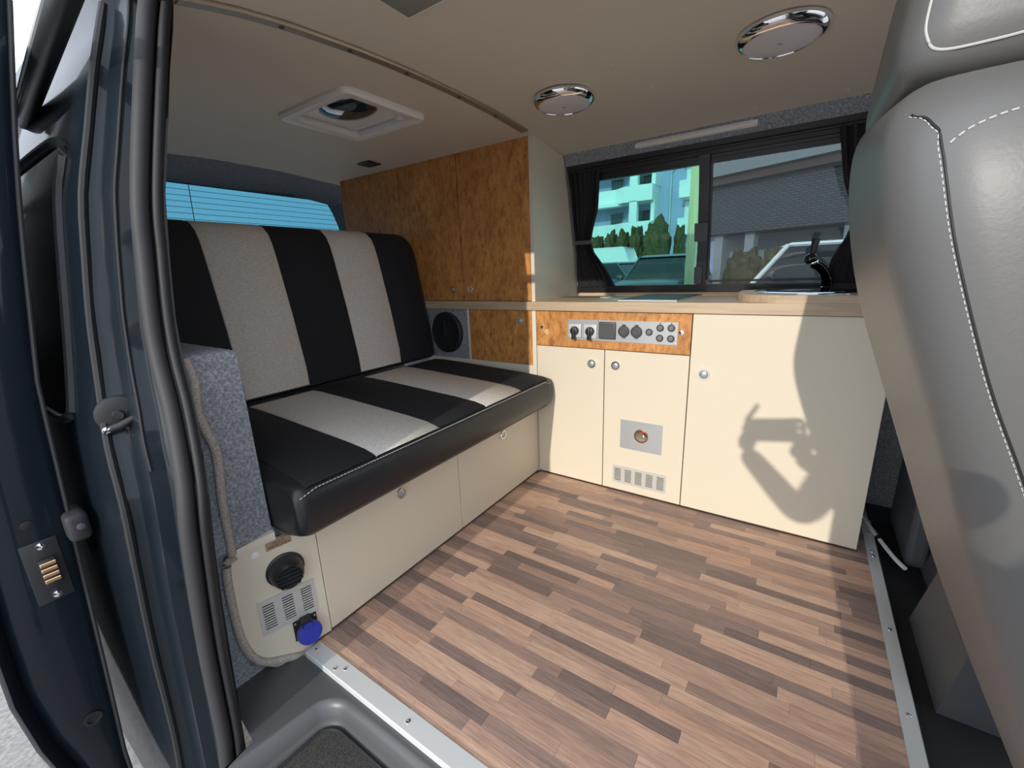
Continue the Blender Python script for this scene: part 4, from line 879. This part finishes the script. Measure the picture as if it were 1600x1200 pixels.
# ------------------------------------------------------------------ outside
def scale_from_cam(p, f): return CAM + (Vector(p) - CAM) * f
bd = thing('apartment_building', 'white apartment building with projecting balconies behind the hedge', 'building', (-12.5, 36, -0.5))
def bx(name, x0, x1, y0, y1, z0, z1, m_, par=bd): return link(name, xbox(x0, x1, y0, y1, z0, z1), m_, par)
FY = 35.0
bx('core', -24, -2, FY + 2.2, FY + 10, -0.5, 17, 'render_blue')
bx('wall', -24, -10.0, FY + 0.9, FY + 2.2, -0.5, 3.2, 'render_white')
for zt in (4.55, 7.30, 10.05):
    bm = B(); prism(bm, [(-24, FY + 2.2), (-24, FY + 0.7), (-13.2, FY + 0.7), (-12.3, FY), (-9.95, FY), (-9.95, FY + 2.2)], 'z', zt - 1.20, zt); link('balcony', bm, 'render_white', bd)
    bx('pier', -11.78, -11.15, FY, FY + 0.5, zt, zt + 1.6, 'render_white')
    w_ = bx('window', -10.2, -9.9, FY + 0.6, FY + 2.2, zt, zt + 1.6, 'render_white')
    for xa, xb in ((-14.2, -13.0), (-11.7, -10.6)):
        wn = bx('window', xa, xb, FY + 2.12, FY + 2.2, zt - 0.9, zt + 1.1, 'plaster_shade'); link('pane', xbox(xa + 0.1, xb - 0.1, FY + 2.06, FY + 2.12, zt - 0.8, zt + 1.0), 'pane', wn)
    bm = B(); prism(bm, [(-8.05, FY + 2.2), (-8.05, FY + 0.6), (-2, FY + 0.2), (-2, FY + 2.2)], 'z', zt - 1.25, zt); link('balcony', bm, 'render_white', bd)
    wn = bx('window', -7.9, -6.2, FY + 2.12, FY + 2.2, zt, zt + 1.4, 'render_white'); link('pane', xbox(-7.3, -6.3, FY + 2.06, FY + 2.12, zt + 0.05, zt + 1.3), 'pane', wn)
    bm = B(); box(bm, -18, -12.6, FY - 0.3, FY + 0.7, zt + 1.30, zt + 1.55); link('awning', bm, 'render_white', bd)
bm = B(); tube(bm, [(-9.05, FY + 2.1, 0), (-9.05, FY + 2.1, 8.2), (-8.4, FY + 1.5, 9.0)], 0.06, 10); link('downpipe', bm, 'grille', bd, True)
# hedge: separate bushes
rnd = random.Random(3)
def bush(x, y, w, d, h, lab, m_='hedge'):
    bm = B(); bmesh.ops.create_icosphere(bm, subdivisions=4, radius=1)
    for v in bm.verts:
        n = v.co.normalized(); k = 1 + 0.16 * math.sin(n.x * 9 + x * 3) * math.cos(n.z * 8 + x) + rnd.uniform(-0.07, 0.07)
        e = 0.68; c = Vector((math.copysign(abs(n.x) ** e, n.x), math.copysign(abs(n.y) ** e, n.y), math.copysign(abs(n.z) ** e, n.z))) * k
        v.co = (x + c.x * w * 0.5, y + c.y * d / 2, -0.5 + h / 2 + c.z * h * 0.5)
    return single('hedge_bush', bm, m_, lab, 'hedge', 'clipped hedge bushes', smooth=True)
for k in range(8): bush(-16.6 + 1.0 * k, 30.6 + 0.1 * (k % 3), 0.92, 1.3, 3.35 + 0.15 * (k % 2) + 0.10 * k, 'clipped green hedge bush in the row before the white apartment building')
bush(-8.1, 30.4, 1.7, 1.5, 4.55, 'tallest rounded green hedge bush before the white apartment building')
bush(-6.7, 31, 0.7, 1.0, 4.0, 'narrow upright green hedge bush beside the pale upright strip')
# pale strip added outside, in place of a reflection at the pane edge
pw = B(); box(pw, 0.282, 0.334, 1.28, 1.33, -0.5, 2.3, 0.003, 1); single('reflection_strip', pw, 'strip_tone', 'pale upright strip outside the window in place of a pane reflection', 'post')
# grey block building
dirv = Vector((-3.03, 1.3, 0)).normalized(); nrm = Vector((-dirv.y, dirv.x, 0))
if nrm.y > 0: nrm = -nrm
gb_ = thing('block_building', 'grey block clad building with brown eaves beside the parking place', 'building', (2.5, 15, -0.5))
def along(s, d, z): return Vector((1.2, 13.0, 0)) + dirv * s - nrm * d + Vector((0, 0, z))
def slab(name, s0, s1, d0, d1, z0, z1, m_):
    bm = B(); loft(bm, [[along(s, d, z) for s, d in ((s0, d0), (s1, d0), (s1, d1), (s0, d1))] for z in (z0, z1)]); return link(name, bm, m_, gb_)
slab('upper_wall', -5, 3.75, 0, 3, 1.80, 3.24, 'block'); slab('eaves', -5, 3.75, -0.25, 3, 3.24, 3.47, 'fascia'); slab('roof', -5, 3.75, -0.4, 3, 3.47, 3.78, 'roofband')
slab('roof_deck', -5, 3.75, 0.6, 3, 3.78, 6.0, 'roofband')
slab('lower_wall', -5, 3.75, 1.4, 3, -0.5, 1.80, 'plaster_shade')
for s in (-4.8, -3.2, -0.6, 2.0, 3.0): slab('column', s, s + 0.28, 0.2, 0.45, -0.5, 1.80, 'plaster_shade')
for k in range(7):
    p_ = along(-4.4 + 1.02 * k, -0.75, 0); bush(p_.x, p_.y, 0.90, 0.6, 1.75, 'low green hedge bush before the grey block building')

def car(label, loc, rz, paint, L=4.3, H=1.5, Wd=1.8, hood=0.62, plate=None, van=False):
    t = thing('parked_car', label, 'car', loc); t.rotation_euler = (0, 0, rz)
    WL[t.name] = Vector((0, 0, 0)); w = Wd / 2
    # x forward: nose at +L/2
    if van: low = [(-L/2, 0.45, H * 0.55, w * .97), (-L/2 + .1, .28, H * .6, w), (0, .25, H * .6, w), (L/2 - .5, .28, H * .52, w), (L/2, .4, H * .40, w * .9)]
    else: low = [(-L/2, .42, H * .52, w * .82), (-L/2 + .15, .30, H * .60, w * .95), (-L * .2, .22, H * .62, w), (L * .12, .22, H * .62, w), (L * .30, .24, hood * H * .94, w), (L/2 - .18, .28, hood * H * .84, w * .94), (L/2, .38, hood * H * .62, w * .72)]
    rings = []
    for x, z0, z1, ww in low:
        zm = (z0 + z1) / 2
        rings.append([(x, -ww * .86, z0), (x, -ww, z0 + .12), (x, -ww, zm + .1), (x, -ww * .95, z1 - .04), (x, -ww * .86, z1), (x, 0, z1 + .03), (x, ww * .86, z1), (x, ww * .95, z1 - .04), (x, ww, zm + .1), (x, ww, z0 + .12), (x, ww * .86, z0)])
    link('body', loft(B(), rings), paint, t, True, angle=50)
    zb = H * .61
    if van: gh = [(-L/2 + .03, .9), (L/2 - .85, .9), (-L/2 + .08, .82), (L/2 - 1.25, .82)]
    else: gh = [(-L * .44, .87), (L * .23, .87), (-L * .33, .68), (L * .06, .68)]
    a, b, c, d = gh
    cb = B(); loft(cb, [[(a[0], -w * a[1], zb), (b[0], -w * b[1], zb), (b[0], w * b[1], zb), (a[0], w * a[1], zb)], [(c[0], -w * c[1], H - .04), (d[0], -w * d[1], H - .04), (d[0], w * d[1], H - .04), (c[0], w * c[1], H - .04)]])
    link('glasshouse', cb, paint if van else 'car_glass', t)
    rb = B(); loft(rb, [[(c[0] - .10, -w * c[1] - .02, H - .06), (d[0] + .08, -w * d[1] - .02, H - .06), (d[0] + .08, w * d[1] + .02, H - .06), (c[0] - .10, w * c[1] + .02, H - .06)], [(c[0] + .05, -w * c[1] * .85, H), (d[0] - .12, -w * d[1] * .85, H), (d[0] - .12, w * d[1] * .85, H), (c[0] + .05, w * c[1] * .85, H)]])
    link('roof', rb, paint, t)
    for s in (-1, 1):
        for u, v in ((a, c), (b, d)):
            pb = B(); tube(pb, [(u[0], s * w * u[1], zb), (v[0], s * w * v[1], H - .04)], .035, 6); link('pillar', pb, paint, t, True)
        pb = B(); tube(pb, [((a[0] + b[0]) / 2, s * w * .875, zb), ((c[0] + d[0]) / 2 - .05, s * w * .69 if not van else s * w * .84, H - .04)], .03, 6); link('pillar', pb, paint, t, True)
        mb = B(); box(mb, b[0] - .30, b[0] - .18, s * (w + .02), s * (w + .17), zb, zb + .13, .03, 2); link('mirror', mb, paint, t, True)
        for x in (-L * .31, L * .31):
            wb_ = B(); lathe(wb_, [(.20, -.11), (.31, -.10), (.32, 0), (.31, .10), (.20, .11), (.18, .08), (.02, .09)], (x, s * (w - .10), .32), (0, s, 0), 20); wo = link('wheel', wb_, 'tyre', t, True)
            rb_ = B(); lathe(rb_, [(.19, .08), (.17, .112), (.03, .10)], (x, s * (w - .10), .32), (0, s, 0), 14); link('rim', rb_, 'steel_panel', wo, True)
        hb = B(); box(hb, L/2 - .22, L/2 - .06, s * w * .52, s * w * .80, hood * H * .60, hood * H * .76, .03, 2); link('headlight', hb, 'lens', t, True)
    gb2 = B(); box(gb2, L/2 - .10, L/2 + .006, -w * .45, w * .45, hood * H * .50, hood * H * .70, .02, 2); link('radiator_grille', gb2, 'plastic', t, True)
    if plate: link('number_plate', xbox(L/2 + .002, L/2 + .022, -.26, .26, .40, .51), 'white', t)
    return t
car('dark estate car facing the window with a pale number plate', (-2.45, 11.3, -0.5), -PI / 2, 'car_dark', 4.6, 1.70, 1.85, .66, plate=True)
car('dark blue car parked beside the white van', (-5.2, 15.6, -0.5), math.radians(-25), 'car_blue', 4.4, 1.62, 1.8)
car('small dark car parked behind the estate car below the hedge', (-3.6, 20.5, -0.5), math.radians(-80), 'car_dark', 4.2, 1.60, 1.8)
car('dark hatchback parked before the hedge beside the pale strip', (-1.6, 21.5, -0.5), math.radians(-90), 'car_dark', 4.2, 1.70, 1.8)
car('white delivery van parked before the hedge', (-8.9, 23.2, -0.5), math.radians(0), 'car_white', 5.0, 2.55, 1.95, van=True)
car('white car with dark side windows parked across from the kitchen window', (1.95, 7.4, -0.5), 0, 'car_white', 4.1, 1.66, 1.8)

# ------------------------------------------------------------------ the photographer, standing outside the door behind the camera
ph = thing('person', 'person in dark jacket and jeans standing outside holding a phone with both hands', 'person', (1.30, -1.95, -0.5))
def skin_mesh(name, nodes, edges, mats, parent, root=0, sub=2):
    me = bpy.data.meshes.new(name); off = wloc(parent)
    me.from_pydata([Vector(p) - off for p, r in nodes], edges, []); o = bpy.data.objects.new(name, me); COL.objects.link(o)
    md = o.modifiers.new('skin', 'SKIN'); md.use_smooth_shade = True
    for i, (p, r) in enumerate(nodes):
        sv = me.skin_vertices[0].data[i]; sv.radius = r if isinstance(r, tuple) else (r, r); sv.use_root = (i == root)
    s = o.modifiers.new('sub', 'SUBSURF'); s.levels = sub; s.render_levels = sub
    o.parent = parent; me.materials.append(K[mats]); WL[o.name] = off; return o
px = 1.30
nodes = [((px, -1.95, 0.40), (0.165, 0.12)), ((px, -1.945, 0.60), (0.16, 0.11)), ((px, -1.94, 0.80), (0.175, 0.12)), ((px - 0.01, -1.94, 0.93), (0.15, 0.10)), ((px - 0.03, -1.92, 1.02), 0.06), ((px - 0.05, -1.90, 1.10), 0.055),
         ((px - 0.19, -1.93, 0.905), 0.066), ((px - 0.27, -1.80, 0.66), 0.050), ((0.845, -1.575, 0.775), 0.032),
         ((px + 0.17, -1.93, 0.905), 0.066), ((px + 0.15, -1.78, 0.64), 0.050), ((0.985, -1.60, 0.80), 0.032),
         ((px - 0.10, -1.95, 0.30), 0.095), ((px - 0.11, -1.94, -0.04), 0.066), ((px - 0.11, -1.96, -0.40), 0.048),
         ((px + 0.10, -1.95, 0.30), 0.095), ((px + 0.12, -1.93, -0.04), 0.066), ((px + 0.13, -1.96, -0.40), 0.048)]
edges = [(0, 1), (1, 2), (2, 3), (3, 4), (4, 5), (3, 6), (6, 7), (7, 8), (3, 9), (9, 10), (10, 11), (0, 12), (12, 13), (13, 14), (0, 15), (15, 16), (16, 17)]
body = skin_mesh('body', nodes, edges, 'jacket', ph)
bm = B(); bmesh.ops.create_uvsphere(bm, u_segments=24, v_segments=16, radius=1)
hc = Vector((px - 0.07, -1.885, 1.195))
for v in bm.verts:
    c = v.co.copy(); w_ = 0.076 * (1 - 0.18 * max(0, -c.z)); y_ = 0.098 * c.y
    if c.y > 0.8 and abs(c.x) < 0.25 and -0.35 < c.z < 0.1: y_ += 0.018
    v.co = hc + Vector((c.x * w_, y_, c.z * 0.118))
head = link('head', bm, 'skin', ph, True, angle=180)
bm = B(); bmesh.ops.create_uvsphere(bm, u_segments=24, v_segments=16, radius=1)
for v in bm.verts: v.co = hc + Vector((v.co.x * 0.082, v.co.y * 0.102 - 0.012, max(v.co.z, -0.1) * 0.124 + 0.008))
link('hair', bm, 'hair', head, True)
for s in (-1, 1):
    bm = B(); bmesh.ops.create_uvsphere(bm, u_segments=10, v_segments=8, radius=0.008); bmesh.ops.translate(bm, vec=hc + Vector((s * 0.03, 0.088, 0.002)), verts=bm.verts); link('eye', bm, 'ink', head, True)
    bm = B(); bmesh.ops.create_uvsphere(bm, u_segments=10, v_segments=8, radius=1); bmesh.ops.scale(bm, vec=(0.008, 0.018, 0.03), verts=bm.verts); bmesh.ops.translate(bm, vec=hc + Vector((s * 0.077, -0.005, -0.01)), verts=bm.verts); link('ear', bm, 'skin', head, True)
    bm = B(); box(bm, px + s * 0.12 - 0.05, px + s * 0.12 + 0.05, -2.03, -1.76, -0.499, -0.42, 0.03, 3); link('shoe', bm, 'rubber_black', ph, True)
bm = B(); box(bm, hc.x - 0.022, hc.x + 0.022, hc.y + 0.086, hc.y + 0.094, hc.z - 0.062, hc.z - 0.054, 0.003, 2); link('mouth', bm, mat('lips', (0.4, 0.15, 0.12), 0.5), head, True)
# phone: landscape, its lens where the picture is taken from
PM = Matrix.Identity(4)
for i in range(3): PM[i][0] = CR[i]; PM[i][1] = CU[i]; PM[i][2] = -CF[i]; PM[i][3] = (CAM - CF * 0.012 + CR * 0.012 - CU * 0.022)[i]
bm = B(); box(bm, -0.078, 0.078, -0.037, 0.037, -0.004, 0.004, 0.003, 2, PM); phn = single('phone', bm, 'plastic', 'black phone held in landscape by the photographer', 'phone', smooth=True)
PMi = PM
def hp_(x, y, z): return PMi @ Vector((x, y, z))
# hands: palm with four fingers and a thumb each
def hand(wr, side):
    s = side
    n = [(wr, 0.027), (hp_(s * 0.095, -0.030, 0.030), (0.032, 0.016)), (hp_(s * 0.088, -0.010, 0.022), (0.030, 0.014))]
    e = [(0, 1), (1, 2)]
    h = skin_mesh('hand', n, e, 'skin', ph)
    for k, (fy, ln) in enumerate(((0.030, 1.0), (0.008, 1.05), (-0.014, 1.0), (-0.034, 0.85))):
        f = [(hp_(s * 0.092, fy * 0.55 - 0.012, 0.020), 0.0085), (hp_(s * 0.090, fy, -0.002), 0.0085), (hp_(s * (0.090 - 0.018 * ln), fy, -0.012), 0.0075), (hp_(s * (0.090 - 0.034 * ln), fy, -0.0125), 0.0065)]
        if s < 0 and k == 0: f = [f[0], (hp_(s * 0.085, 0.036, 0.010), 0.0085), (hp_(s * 0.06, 0.062, 0.006), 0.0075), (hp_(s * 0.045, 0.085, 0.006), 0.0065)]
        skin_mesh('finger', f, [(0, 1), (1, 2), (2, 3)], 'skin', ph, sub=1)
    skin_mesh('thumb', [(hp_(s * 0.090, -0.034, 0.030), 0.011), (hp_(s * 0.070, -0.025, 0.020), 0.0095), (hp_(s * 0.050, -0.012, 0.014), 0.008)], [(0, 1), (1, 2)], 'skin', ph, sub=1)
hand(Vector((0.845, -1.575, 0.775)), -1)
hand(Vector((0.985, -1.60, 0.80)), 1)
